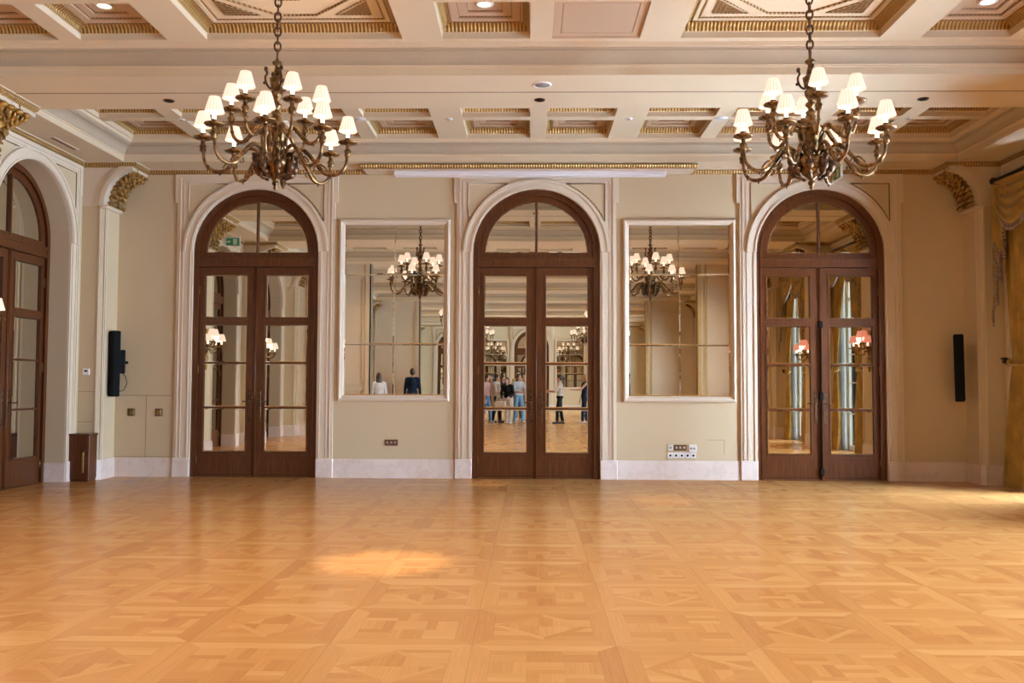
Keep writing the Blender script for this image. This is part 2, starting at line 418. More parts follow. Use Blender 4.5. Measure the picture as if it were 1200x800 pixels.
# ---- surround of an arched opening (room side towards -y), local origin at centre on the floor
def make_surround(name, n):
    root = empty(name); tag(root, kind='structure')
    s = MB()
    # flat slab with arched hole, ears at the top
    TOP = 4.385
    outer_r = 1.15
    pts = arc_pts(0, DH, SPR)
    def quad(a, b, c, d, y): s.add([(a[0], y, a[1]), (b[0], y, b[1]), (c[0], y, c[1]), (d[0], y, d[1])], [(0, 1, 2, 3)])
    y = -0.03
    for sg in (-1, 1):
        s.box(*sorted((sg*DH, sg*outer_r)), y, 0.0, 0.27, SPR)
        s.box(*sorted((sg*outer_r, sg*(outer_r+0.04))), y, 0.0, 3.97, TOP)
        s.box(*sorted((sg*(outer_r-0.05), sg*(outer_r-0.035))), y-0.012, y, 0.27, TOP-0.05)
        s.box(*sorted((sg*(outer_r-0.10), sg*(outer_r-0.09))), y-0.008, y, 0.27, TOP-0.10)
        s.box(*sorted((sg*(DH+0.03), sg*(DH+0.045))), y-0.012, y, 0.27, SPR)
    for (ua, za), (ub, zb) in zip(pts, pts[1:]):
        quad((ua, za), (ub, zb), (ub, TOP), (ua, TOP), y)
        s.add([(ua, y, za), (ub, y, zb), (ub, 0, zb), (ua, 0, za)], [(0, 1, 2, 3)])
    for sg in (-1, 1):
        s.add([(sg*DH, y, SPR), (sg*outer_r, y, SPR), (sg*outer_r, y, TOP), (sg*DH, y, TOP)], [(0, 1, 2, 3)])
    s.add([(-1.15, y, TOP), (1.15, y, TOP), (1.15, 0, TOP), (-1.15, 0, TOP)], [(0, 1, 2, 3)])
    s.add([(-1.15, y, SPR), (-1.15, 0, SPR), (-1.15, 0, TOP), (-1.15, y, TOP)], [(0, 1, 2, 3)])
    s.add([(1.15, y, SPR), (1.15, 0, SPR), (1.15, 0, TOP), (1.15, y, TOP)], [(0, 1, 2, 3)])
    s.box(-1.10, 1.10, y-0.012, y, TOP-0.055, TOP-0.04)
    s.box(-1.05, 1.05, y-0.008, y, TOP-0.10, TOP-0.09)
    s.build('casing', M['cream'], root)
    r = MB()
    ring_band(r, DH, DH+0.145, SPR, y-0.022, y, 3.255, jamb=False)
    ring_band(r, DH+0.012, DH+0.03, SPR, y-0.034, y-0.022, 3.255, jamb=False)
    ring_band(r, DH+0.105, DH+0.14, SPR, y-0.036, y-0.022, 3.255, jamb=False)
    r.build('archivolt', M['cream'], root)
    for sg in (-1, 1):
        k = MB(); R = DH+0.165
        poly = [(sg*0.985, 4.245)]
        # follow the arc between the vertical line x=.985 and horizontal z=4.245
        a0 = math.acos(0.985/R); a1 = math.asin(min(1, (4.245-SPR)/R))
        for i in range(13):
            a = a0+(a1-a0)*i/12; poly.append((sg*R*math.cos(a), SPR+R*math.sin(a)))
        k.prism(poly, 'y', y-0.006, y)
        p = k.build('spandrel_panel', M['wall'], root)
        f = MB(); pp = [(q[0], y-0.008, q[1]) for q in poly]; f.tube(pp, 0.009, 5, closed=True)
        f.build('spandrel_bead', M['gilt_bead'] if sg > 0 else M['cream'], p)
    pb = MB()
    for sg in (-1, 1): pb.bbox(*sorted((sg*DH, sg*(outer_r+0.012))), -0.05, 0.0, 0.0, 0.275, 0.008)
    pb.build('plinth_block', M['marble'], root)
    return root

# ---- mirrored french door, local origin centre on floor; room side -y
def pane_mesh(w, h, name='mirror_pane'):
    """bevelled mirror plate centred on x, z from 0..h, faces -y"""
    b = 0.014; s = MB()
    o = [(-w/2, 0, 0), (w/2, 0, 0), (w/2, 0, h), (-w/2, 0, h)]
    i = [(-w/2+b, -0.0016, b), (w/2-b, -0.0016, b), (w/2-b, -0.0016, h-b), (-w/2+b, -0.0016, h-b)]
    bk = [(x, 0.004, z) for x, y, z in o]
    s.add(o+i, [(0, 1, 5, 4), (1, 2, 6, 5), (2, 3, 7, 6), (3, 0, 4, 7), (4, 5, 6, 7)])
    s.add(o+bk, [(0, 4, 5, 1), (1, 5, 6, 2), (2, 6, 7, 3), (3, 7, 4, 0), (4, 7, 6, 5)])
    return s
def make_door(name):
    root = empty(name); tag(root, kind='structure')
    f = MB()
    ring_band(f, DH-0.075, DH, SPR, -0.03, 0.06)
    ring_band(f, DH-0.085, DH-0.06, SPR, -0.04, -0.03)
    f.build('door_frame', M['wood'], root)
    # fanlight
    fl = MB()
    R = DH-0.075; g = 0.74
    ring_band(fl, g, R, SPR, 0.0, 0.05, jamb=False, z0=SPR)
    fl.box(-R, R, 0.0, 0.05, 3.185, 3.255)       # bottom rail of the fanlight
    fl.box(-0.012, 0.012, -0.012, 0.05, 3.225, SPR+g+0.01)
    fl.box(-R, R, -0.035, 0.05, 3.04, 3.185)     # transom
    fl.box(-R, R, -0.05, 0.05, 3.155, 3.185)
    fl.box(-R, R, -0.045, 0.05, 3.04, 3.058)
    fan = fl.build('fanlight', M['wood'], root)
    for sg in (-1, 1):
        poly = [(sg*0.012, 3.255)]+[(sg*max(0.012, g*math.cos(PI/2*i/16)), SPR+g*math.sin(PI/2*i/16)) for i in range(17)]
        s = MB()
        cx_, cz_ = sg*0.3, 3.255+0.3
        inn = [(cx_+(p-cx_)*0.955, cz_+(q-cz_)*0.955) for p, q in poly]
        n = len(poly)
        s.add([(p, 0.022, q) for p, q in poly]+[(p, 0.0204, q) for p, q in inn], [(i, (i+1) % n, n+(i+1) % n, n+i) for i in range(n)]+[tuple(range(n, 2*n))])
        s.build('mirror_pane', M['mirror'], fan)
    # leaves
    rows = [(2.308, 2.923), (1.655, 2.194), (1.009, 1.632), (0.363, 0.985)]
    x0, x1 = 0.137, 0.753
    for sg in (-1, 1):
        l = MB()
        a, b = (0.002, 0.838)
        def B(u0, u1, y0, y1, z0, z1): l.box(*sorted((sg*u0, sg*u1)), y0, y1, z0, z1)
        B(a, x0, 0, 0.05, 0.01, 3.035); B(x1, b, 0, 0.05, 0.01, 3.035)
        B(x0, x1, 0, 0.05, 0.01, 0.363); B(x0, x1, 0, 0.05, 2.923, 3.035); B(x0, x1, 0, 0.05, 2.194, 2.308)
        B(x0, x1, 0.004, 0.045, 1.632, 1.655); B(x0, x1, 0.004, 0.045, 0.985, 1.009)
        B(x0, b-0.02, -0.010, 0, 2.262, 2.285)
        B(0.05, b-0.05, -0.006, 0, 0.05, 0.06); B(0.05, b-0.05, -0.006, 0, 0.31, 0.32)
        for z0, z1 in ((2.308, 2.923), (0.363, 2.194)):     # glazing beads
            B(x0-0.018, x0, -0.008, 0, z0-0.018, z1+0.018); B(x1, x1+0.018, -0.008, 0, z0-0.018, z1+0.018)
            B(x0, x1, -0.008, 0, z0-0.018, z0); B(x0, x1, -0.008, 0, z1, z1+0.018)
        leaf = l.build('door_leaf', M['wood'], root)
        for z0, z1 in rows:
            o = pane_mesh(x1-x0-0.002, z1-z0-0.002).build('mirror_pane', M['mirror'], leaf)
            o.location = (sg*(x0+x1)/2, 0.018, z0+0.001)
        h = MB(); hx = sg*0.062
        h.bbox(hx-0.028, hx+0.028, -0.008, 0, 0.80, 1.26, 0.004)
        h.tube([(hx, -0.005, 1.09), (hx, -0.055, 1.09), (hx+sg*0.02, -0.062, 1.09), (hx+sg*0.10, -0.058, 1.085)], 0.009, 6)
        h.build('door_handle', M['bronze_dark'], leaf)
        g_ = MB()
        for hz in (0.25, 1.55, 2.7): g_.tube([(sg*0.835, -0.008, hz-0.06), (sg*0.835, -0.008, hz+0.06)], 0.009, 6)
        g_.build('hinge', M['brass'], leaf)
    a = MB(); a.box(-0.022, 0.022, -0.014, 0.0, 0.01, 3.035); a.tube([(0, -0.016, 0.01), (0, -0.016, 3.035)], 0.010, 6)
    a.build('astragal', M['wood'], root)
    th = MB(); th.box(-0.84, 0.84, -0.03, 0.06, 0.0, 0.01); th.build('threshold', M['wood'], root)
    bk = MB(); bk.box(-DH, DH, 0.061, 0.075, 0, 4.20); bk.build('back_board', M['wood'], root)
    return root

# ------------------------------------------------------------------ floor and walls
f = MB(); f.add([(XL-0.6, YF-0.6, 0), (XR+0.6, YF-0.6, 0), (XR+0.6, 0.3, 0), (XL-0.6, 0.3, 0)], [(0, 1, 2, 3)])
f.add([(XL-0.6, YF-0.6, -0.1), (XR+0.6, YF-0.6, -0.1), (XR+0.6, 0.3, -0.1), (XL-0.6, 0.3, -0.1)], [(0, 3, 2, 1)])
tag(f.build('floor', M['parquet']), 'polished oak parquet floor laid in square framed panels', 'floor', kind='structure')
WT = HC+0.1
w = MB(); arch_wall(w, XL, XR, WT, [(x, DH, SPR) for x in DOORX], lambda u, d, z: (u, d, z), 0.12)
w.box(XL-0.6, XR+0.6, 0.16, 0.2, 0, 5.2)
tag(w.build('wall_back', M['wall']), 'cream fabric covered end wall with three arched doors', 'wall', kind='structure')
w = MB(); arch_wall(w, XL, XR, WT, [(x, DH, SPR) for x in DOORX], lambda u, d, z: (u, YF-d, z), 0.12)
w.box(XL-0.6, XR+0.6, YF-0.2, YF-0.16, 0, 5.2)
tag(w.build('wall_front', M['wall']), 'cream end wall behind the viewer, seen in the mirrors', 'wall', kind='structure')
LD, RD = 0.32, 0.30
w = MB(); arch_wall(w, YF, 0, WT, [(bayc(k), DH, SPR) for k in range(NB)], lambda u, d, z: (XL-d, u, z), LD)
w.box(XL-LD-0.14, XL-LD-0.09, YF-0.2, 0.2, 0, 5.2)
tag(w.build('wall_left', M['wall']), 'cream side wall with arched mirror doors in deep reveals', 'wall', kind='structure')
w = MB(); arch_wall(w, YF, 0, WT, [(bayc(k), DH, SPR) for k in range(NB)], lambda u, d, z: (XR+d, u, z), RD)
tag(w.build('wall_right', M['wall']), 'cream side wall with tall arched windows behind gold curtains', 'wall', kind='structure')

# ------------------------------------------------------------------ ceiling
BX0, BX1 = CX-EX, CX+EX
CI = 0.19
PROF = [(0, HS), (0, 4.535), (0.012, 4.54), (0.012, 4.552), (0.03, 4.556)]
for i in range(1, 8):
    a = PI/2*i/7; PROF.append((0.03+0.11*(1-math.cos(a)), 4.556+0.105*math.sin(a)))
PROF += [(0.14, 4.672), (0.155, 4.674), (0.16, 4.688), (0.18, 4.692), (CI, HC)]
PW = 2.325
def coffer_rects(k):
    """(x0,x1,y0,y1,big,column,row) of bay k"""
    a, b = bay(k); a -= CI; b += CI
    out = []; S = 0.85; G = 0.15; y_far = a-(0.02 if k == 0 else 0.09)
    rows = [(y_far-S, y_far), (y_far-2*S-G, y_far-S-G)]
    for mdl in range(-2, 3):
        c = CX+PW*mdl
        if k % 3 == 1 and abs(mdl) == 1:
            out.append((c-0.965, c+0.965, y_far-2*S-G, y_far, True, mdl, 0)); continue
        for s in (-1, 1):
            for ri, (y0, y1) in enumerate(rows):
                xa, xb = sorted((c+s*0.105, c+s*0.965)); out.append((xa, xb, y0, y1, False, mdl*2+(s > 0), ri))
    return out
def rect_ring(x0, x1, y0, y1, i, z): return [(x0+i, y0+i, z), (x1-i, y0+i, z), (x1-i, y1-i, z), (x0+i, y1-i, z)]

c = MB(); cv = MB()
# soffit grid: everything outside the bays
ys = sorted({YF, 0.0} | {v for k in range(NB) for v in bay(k)})
for j in range(len(ys)-1):
    ya, yb = ys[j], ys[j+1]; mid = (ya+yb)/2
    inb = any(bay(k)[1] < mid < bay(k)[0] for k in range(NB))
    xs = [XL, BX0, BX1, XR]
    for i in range(3):
        if inb and i == 1: continue
        c.add([(xs[i], ya, HS), (xs[i+1], ya, HS), (xs[i+1], yb, HS), (xs[i], yb, HS)], [(0, 3, 2, 1)])
for k in range(NB):
    a, b = bay(k)
    c.loft([rect_ring(BX0, BX1, b, a, i, z) for i, z in PROF[:5]]); c.loft([rect_ring(BX0, BX1, b, a, i, z) for i, z in PROF[-3:]])
    cv.loft([rect_ring(BX0, BX1, b, a, i, z) for i, z in PROF[4:-2]])
    X0, X1, Y0, Y1 = BX0+CI, BX1-CI, b+CI, a-CI
    cr = coffer_rects(k)
    xs = sorted({X0, X1} | {v for r in cr for v in r[:2]}); yy = sorted({Y0, Y1} | {v for r in cr for v in r[2:4]})
    for i in range(len(xs)-1):
        for j in range(len(yy)-1):
            mx_, my_ = (xs[i]+xs[i+1])/2, (yy[j]+yy[j+1])/2
            if any(r[0] < mx_ < r[1] and r[2] < my_ < r[3] for r in cr): continue
            c.add([(xs[i], yy[j], HC), (xs[i+1], yy[j], HC), (xs[i+1], yy[j+1], HC), (xs[i], yy[j+1], HC)], [(0, 3, 2, 1)])
c.add([(XL-0.6, YF-0.3, 5.2), (XR+0.6, YF-0.3, 5.2), (XR+0.6, 0.3, 5.2), (XL-0.6, 0.3, 5.2)], [(0, 1, 2, 3)])
ceiling = tag(c.build('ceiling', M['ceil']), 'cream coffered ceiling with gilt mouldings and wide flat beams', 'ceiling', kind='structure')

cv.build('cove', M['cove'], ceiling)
def rect_tube(mb, w, h, t, z, dz):
    """flat square-section frame, centred, outer w x h, width t, from z down dz"""
    a = rect_ring(-w/2, w/2, -h/2, h/2, 0, z); b = rect_ring(-w/2, w/2, -h/2, h/2, 0, z-dz)
    c_ = rect_ring(-w/2, w/2, -h/2, h/2, t, z-dz); d = rect_ring(-w/2, w/2, -h/2, h/2, t, z)
    mb.loft([a, b, c_, d])
def coffer_parts(w, h, big):
    H = w/2, h/2
    s = MB(); R = lambda i, z: rect_ring(-w/2, w/2, -h/2, h/2, i, z)
    s.loft([R(0, 0), R(0, 0.06), R(0.012, 0.062)])
    s.loft([R(0.075, 0.13), R(0.10, 0.13)])
    base = s
    p = MB()
    if big: p.loft([R(0.10, 0.13), R(0.135, 0.13), R(0.14, 0.142)], capend=True)
    else: p.loft([R(0.10, 0.13), R(0.17, 0.13), R(0.172, 0.15), R(0.26, 0.15), R(0.262, 0.17)], capend=True)
    g = MB(); g.loft([R(0.012, 0.062), R(0.02, 0.07), R(0.03, 0.10), R(0.055, 0.122), R(0.075, 0.13)])
    b = MB()
    rect_tube(b, w-0.17, h-0.17, 0.014, 0.132, 0.010)
    if big:
        rect_tube(b, w-0.30, h-0.30, 0.014, 0.142, 0.009)
        q = w/2-0.26; qq = h/2-0.26; cc = 0.52
        oc = [(-q+cc, -qq), (q-cc, -qq), (q, -qq+cc*0.95), (q, qq-cc*0.95), (q-cc, qq), (-q+cc, qq), (-q, qq-cc*0.95), (-q, -qq+cc*0.95)]
        b.tube([(x, y, 0.136) for x, y in oc], 0.012, 5, closed=True)
        b.tube([(x*0.5, y*0.5, 0.138) for x, y in oc], 0.007, 5, closed=True)
        for sx in (-1, 1):
            for sy in (-1, 1):
                b.tube([(sx*(q+0.0), sy*(qq+0.0), 0.138), (sx*(q-0.34), sy*qq, 0.138), (sx*q, sy*(qq-0.34), 0.138)], 0.008, 5, closed=True)
    else:
        rect_tube(b, w-0.34, h-0.34, 0.012, 0.152, 0.009)
        rect_tube(b, w-0.52, h-0.52, 0.010, 0.172, 0.009)
    lat = None
    if big:
        lat = MB()
        for sx in (-1, 1):
            for sy in (-1, 1):
                poly = [(sx*q, sy*qq), (sx*(q-0.30), sy*qq), (sx*q, sy*(qq-0.30))]
                lat.add([(x, y, 0.139) for x, y in poly], [(0, 1, 2)])
                for i in range(1, 7):
                    t = i/7*0.30
                    lat.tube([(sx*(q-t), sy*qq, 0.136), (sx*(q-t), sy*(qq-0.30+t), 0.136)], 0.004, 4)
        pr = [(0.0, 0.105), (0.05, 0.108), (0.075, 0.12), (0.13, 0.125), (0.16, 0.135), (0.2, 0.142)]
        lat.lathe(pr, 24, flute=0.12, nf=12)
    return base, p, g, b, lat
proto_c = {}
def coffer(rect, ctr):
    x0, x1, y0, y1, big, colm, row = rect
    key = 'big' if big else 'small'
    if key not in proto_c:
        b_, p, g, bd, lat = coffer_parts(x1-x0, y1-y0, big)
        r = b_.build('coffer', M['ceil'], ceiling)
        p.build('coffer_panel', M['ceil'] if big else M['coffer'], r)
        g.build('gilt_moulding', M['gilt'], r); bd.build('gilt_bead', M['gilt_bead'], r)
        if lat: lat.build('gilt_lattice', M['gilt_bead'], r)
        proto_c[key] = r
    else:
        r = copy_tree(proto_c[key], ceiling)
    r.location = ((x0+x1)/2, (y0+y1)/2, HC)
    return r
far = {'base': MB(), 'panel': MB(), 'gilt': MB(), 'bead': MB()}
far_big = MB()
downlights = []
for k in range(NB):
    for r in coffer_rects(k):
        x0, x1, y0, y1, big, colm, row = r
        if k % 3 != 0 or True:
            if not big and colm in (-3, 0, 4) and not (k == 0): downlights.append(((x0+x1)/2, (y0+y1)/2, HC+0.17, k, colm, row))
        if k == 1 and colm == 1 and row == 0 and not big:
            # flat rose access panel instead of a coffer
            p = MB(); w_, h_ = x1-x0, y1-y0
            p.loft([rect_ring(-w_/2, w_/2, -h_/2, h_/2, i, z) for i, z in ((0, 0), (0.004, 0.02), (0.08, 0.02), (0.085, 0.03), (0.09, 0.02))], capend=True)
            o = p.build('access_panel', M['coffer'], ceiling); o.location = ((x0+x1)/2, (y0+y1)/2, HC)
            o['label'] = 'flat rose painted access panel'
        elif k < 2:
            coffer(r, None)
        else:
            b_, p, g, bd, lat = coffer_parts(x1-x0, y1-y0, big)
            T = Matrix.Translation(((x0+x1)/2, (y0+y1)/2, HC))
            far['base']._j(b_, T); (far['base'] if big else far['panel'])._j(p, T); far['gilt']._j(g, T); far['bead']._j(bd, T)
            if lat: far['bead']._j(lat, T)
fb = far['base'].build('distant_coffers', M['ceil'], ceiling); fb['kind'] = 'stuff'
far['panel'].build('coffer_panel', M['coffer'], fb); far['gilt'].build('gilt_moulding', M['gilt'], fb); far['bead'].build('gilt_bead', M['gilt_bead'], fb)

# dark joint across the first beam soffit
j = MB(); j.box(XL+0.75, XR-0.75, -3.496, -3.484, HS-0.004, HS); j.build('joint_line', M['line'], ceiling)

# ------------------------------------------------------------------ piers with gilt consoles (trim)
def make_pier(half, hy, cut=0):
    """local: wall face at x=0, projecting +x. cut: +1 keeps only y<0 half, -1 keeps only y>0 half"""
    root = empty('trim_1'); tag(root, kind='structure')
    y0, y1 = -hy, hy
    if cut > 0: y1 = 0
    if cut < 0: y0 = 0
    PX = 0.32; ch = 0.05
    s = MB()
    def plan(i, e=0.0):
        a, b = y0-(e if cut >= 0 else 0), y1+(e if cut <= 0 else 0)
        p = [(0, a+0), (PX+e-ch, a), (PX+e, a+ch), (PX+e, b-ch), (PX+e-ch, b), (0, b)]
        if cut > 0: p[3] = (PX+e, b); p[4] = (PX+e, b)
        if cut < 0: p[1] = (PX+e, a); p[2] = (PX+e, a)
        q = []
        for t in p:
            if not q or (abs(q[-1][0]-t[0])+abs(q[-1][1]-t[1])) > 1e-6: q.append(t)
        return q
    s.prism(plan(0), 'z', 0.27, 3.84)
    s.build('shaft', M['wall'], root)
    st = MB()   # fillet strips framing the shaft faces
    for yy in ([y0] if cut > 0 else [y1] if cut < 0 else [y0, y1]):
        sg = -1 if yy < 0 else 1
        st.box(PX-0.075, PX-0.055, *sorted((yy, yy+sg*0.012)), 0.27, 3.86)
        st.box(PX, PX+0.012, *sorted((yy-sg*0.085, yy-sg*0.06)), 0.27, 3.80)
        st.box(PX-0.008, PX+0.004, *sorted((yy-sg*0.052, yy-sg*0.03)), 0.27, 3.80)
    st.build('fillet', M['cream'], root)
    pl = MB(); pl.prism(plan(0, 0.028), 'z', 0, 0.25); pl.prism(plan(0, 0.018), 'z', 0.25, 0.275)
    pl.build('plinth', M['marble'], root)
    # console
    c = MB(); E = 0.72
    arc = [(E-(E-PX)*math.cos(PI/2*i/12), 3.84+0.50*math.sin(PI/2*i/12)) for i in range(13)]
    poly = [(0, 3.84)]+arc+[(E, HS), (0, HS)]
    c.prism(poly, 'y', y0, y1)
    # moulded cheek rim following the arc
    out = [(E-(E-PX+0.13)*math.cos(PI/2*i/12), 3.84+0.60*math.sin(PI/2*i/12)) for i in range(13)]
    out2 = [(E-(E-PX+0.07)*math.cos(PI/2*i/12), 3.84+0.55*math.sin(PI/2*i/12)) for i in range(13)]
    for yy in ([y0] if cut > 0 else [y1] if cut < 0 else [y0, y1]):
        sg = -1 if yy < 0 else 1
        c.prism(arc+out[::-1], 'y', *sorted((yy, yy+sg*0.025)))
        c.prism(arc+out2[::-1], 'y', *sorted((yy, yy+sg*0.045)))
    c.bbox(PX-0.05, PX+0.045, y0-0.02*(cut >= 0), y1+0.02*(cut <= 0), 3.80, 3.85, 0.008)
    con = c.build('console', M['cream'], root)
    # gilt acanthus under the curve: three overlapping rows of curled leaves
    g = MB()
    ya, yb = (y0+0.05, y1-0.05) if cut == 0 else ((y0+0.05, y1) if cut > 0 else (y0, y1-0.05))
    ncol = max(2, int(round((yb-ya)/0.15)))
    for ci in range(ncol):
        yc = ya+(ci+0.5)*(yb-ya)/ncol; hw = (yb-ya)/ncol*0.5
        for i in range(9):
            t = (i+0.4)/9*PI/2; sz = 0.055+0.012*((i+ci) % 3)
            nx, nz = math.cos(t), -math.sin(t)
            px, pz = E-(E-PX)*math.cos(t)+nx*0.03, 3.86+0.48*math.sin(t)+nz*0.03
            rot = Matrix.Rotation(t-PI/2+0.45, 3, 'Y')
            g.ball((px, yc, pz), (0.03, hw*0.8, sz*1.3), 8, 5, rot)
            g.ball((px+nx*0.035, yc-hw*0.45, pz+nz*0.035), (0.016, hw*0.28, 0.045), 6, 4, rot)
            g.ball((px+nx*0.035, yc+hw*0.45, pz+nz*0.035), (0.016, hw*0.28, 0.045), 6, 4, rot)
        g.ball((E-0.01, yc, 4.31), (0.05, hw*0.8, 0.035), 8, 5)
        g.tube([(E-0.02, yc-hw*0.7, 4.315), (E+0.03, yc, 4.30), (E-0.02, yc+hw*0.7, 4.315)], 0.016, 6)
    g.build('gilt_acanthus', M['gold'], con)
    return root
pf = make_pier(0, 0.42)
pn = make_pier(0, 0.455, 1)
pn.name = 'trim_2'
cnt = 3
def put_pier(src, k, side, first):
    global cnt
    r = src if first else copy_tree(src)
    if not first: r.name = 'trim_%d' % cnt; cnt += 1
    return r
firstf, firstn = True, True
for k in range(1, NB):
    for side in (-1, 1):
        r = put_pier(pf, k, side, firstf); firstf = False
        place(r, (XL if side < 0 else XR, beam(k), 0), 0 if side < 0 else PI)
# corner piers: back-left keeps y<0 ; back-right needs mirror (scale)
r = pn; place(r, (XL, 0, 0), 0)
r = copy_tree(pn); r.name = 'trim_%d' % cnt; cnt += 1; place(r, (XR, 0, 0), 0); r.scale = (-1, 1, 1)
r = copy_tree(pn); r.name = 'trim_%d' % cnt; cnt += 1; place(r, (XR, YF, 0), PI)
r = copy_tree(pn); r.name = 'trim_%d' % cnt; cnt += 1; place(r, (XL, YF, 0), PI); r.scale = (-1, 1, 1)

# gilt band that follows walls and consoles under the soffit
def band_path():
    E = 0.72+0.0
    p = []
    # left side from back to front
    p.append((XL+E, 0)); p.append((XL+E, -0.455)); p.append((XL, -0.455))
    for k in range(1, NB):
        p += [(XL, beam(k)+0.42), (XL+E, beam(k)+0.42), (XL+E, beam(k)-0.42), (XL, beam(k)-0.42)]
    p += [(XL, YF+0.455), (XL+E, YF+0.455), (XL+E, YF), (XR-E, YF), (XR-E, YF+0.455), (XR, YF+0.455)]
    for k in range(NB-1, 0, -1):
        p += [(XR, beam(k)-0.42), (XR-E, beam(k)-0.42), (XR-E, beam(k)+0.42), (XR, beam(k)+0.42)]
    p += [(XR, -0.455), (XR-E, -0.455), (XR-E, 0)]
    return p
def sweep_plan(mb, path, prof):
    """closed plan path, profile list of (offset to the room side, z)"""
    n = len(path); rings = []
    for off, z in prof:
        ring = []
        for i in range(n):
            a, b, c_ = Vector(path[i-1]), Vector(path[i]), Vector(path[(i+1) % n])
            d1 = (b-a).normalized(); d2 = (c_-b).normalized()
            n1 = Vector((-d1.y, d1.x)); n2 = Vector((-d2.y, d2.x))
            m_ = n1+n2
            m_ = m_/max(0.2, m_.dot(n1))
            ring.append((b.x+m_.x*off, b.y+m_.y*off, z))
        rings.append(ring)
    mb.loft(rings)
path = band_path()
b1 = MB(); sweep_plan(b1, path, [(-0.01, 4.385), (0.012, 4.385), (0.016, 4.395), (0.035, 4.405), (0.045, 4.425), (0.042, 4.445), (0.03, 4.45)])
tag(b1.build('trim_30', M['gilt']), 'gilt egg and dart band running under the soffit', 'cornice', kind='structure')
b2 = MB(); sweep_plan(b2, path, [(0.03, 4.448), (0.055, 4.45), (0.055, HS+0.001)])
b2.build('cornice_fillet', M['cream'], bpy.data.objects['trim_30'])

# ------------------------------------------------------------------ baseboards
def base_seg(mb, x0, x1, y0, y1): mb.box(x0, x1, y0, y1, 0, 0.25); mb.box(x0, x1, (y0+y1)/2-(y1-y0)*0.35, (y0+y1)/2+(y1-y0)*0.35, 0.25, 0.27)
for nm, Y, sg in (('baseboard_back', 0, -1), ('baseboard_front', YF, 1)):
    b = MB(); edges = [XL+0.32]
    for x in DOORX: edges += [x-1.16, x+1.16]
    edges.append(XR-0.32)
    for i in range(0, len(edges), 2):
        b.box(edges[i], edges[i+1], *sorted((Y, Y+sg*0.028)), 0, 0.25); b.box(edges[i], edges[i+1], *sorted((Y, Y+sg*0.016)), 0.25, 0.27)
    tag(b.build(nm, M['marble']), 'rose marble baseboard along the ' + ('arched door wall' if sg < 0 else 'far end wall'), 'baseboard', kind='structure')
for nm, X, sg, dep in (('baseboard_left', XL, 1, LD), ('baseboard_right', XR, -1, RD)):
    b = MB()
    for k in range(NB):
        a, e = bay(k); c_ = bayc(k)
        for s2 in (-1, 1):
            yy = c_+s2*DH
            b.box(*sorted((X+sg*0.02, X-sg*(dep-0.03))), *sorted((yy, yy-s2*0.012)), 0, 0.26)
    tag(b.build(nm, M['marble']), 'rose marble base in the arch reveals of the ' + ('door side' if sg > 0 else 'window side'), 'baseboard', kind='structure')

# ------------------------------------------------------------------ doors and surrounds
door = make_door('door_1'); sur = make_surround('trim_40', 0)
dn = 1; sn = 40
def put_door(loc, rz, label):
    global dn
    if dn == 1: o = door
    else: o = copy_tree(door); o.name = 'door_%d' % dn
    dn += 1
    place(o, loc, rz, label=label, cat='door', kind='structure')
def put_sur(loc, rz):
    global sn
    o = sur if sn == 40 else copy_tree(sur)
    o.name = 'trim_%d' % sn; sn += 1
    place(o, loc, rz)
for x, l in zip(DOORX, ('arched mahogany mirror doors left of the tall mirrors', 'arched mahogany mirror doors between the two tall mirrors', 'arched mahogany mirror doors beside the gold curtain end')):
    put_door((x, 0.045, 0), 0, l); put_sur((x, 0, 0), 0)
for x in DOORX:
    put_door((x, YF-0.045, 0), PI, 'arched mahogany doors on the far end wall seen in the mirrors'); put_sur((x, YF, 0), PI)
for k in range(NB):
    put_door((XL-LD+0.03, bayc(k), 0), PI/2, 'arched mirror doors in the deep side wall reveal, bay %s' % ('nearest the end wall' if k == 0 else 'further along')); put_sur((XL, bayc(k), 0), PI/2)
    put_sur((XR, bayc(k), 0), -PI/2)

bo = MB(); bo.tube([(0.0, -0.035, 0.05), (0.0, -0.035, 2.24)], 0.011, 8)
for bz in (0.12, 1.20, 2.22): bo.bbox(-0.03, 0.03, -0.05, -0.014, bz-0.05, bz+0.05, 0.008)
bo.build('surface_bolt', M['black'], bpy.data.objects['door_3'])
# ------------------------------------------------------------------ windows on the right wall
def make_window():
    root = empty('window_1'); tag(root, kind='structure')
    f = MB(); ring_band(f, DH-0.07, DH, SPR, 0, 0.08)
    f.box(-DH+0.07, DH-0.07, 0, 0.08, 0.0, 0.10); f.box(-DH+0.07, DH-0.07, 0, 0.08, 3.12, 3.20); f.box(-0.045, 0.045, 0, 0.08, 0.1, 3.12)
    f.box(-0.02, 0.02, 0.01, 0.07, 3.2, 4.1)
    for z in (0.75, 1.4, 2.0, 2.6): f.box(-DH+0.07, DH-0.07, 0.015, 0.065, z-0.012, z+0.012)
    fr = f.build('window_frame', M['cream'], root)
    poly = [(-DH+0.06, 0.05)]+arc_pts(0, DH-0.06, SPR)+[(DH-0.06, 0.05)]
    g = MB(); n = len(poly); g.prism(poly, 'y', 0.038, 0.042); g.build('window_pane', M['glass'], root)
    return root
win = make_window()
for k in range(NB):
    o = win if k == 0 else copy_tree(win); o.name = 'window_%d' % (k+1)
    place(o, (XR+RD-0.10, bayc(k), 0), -PI/2, label='tall arched daylight window behind gold curtains', cat='window', kind='structure')

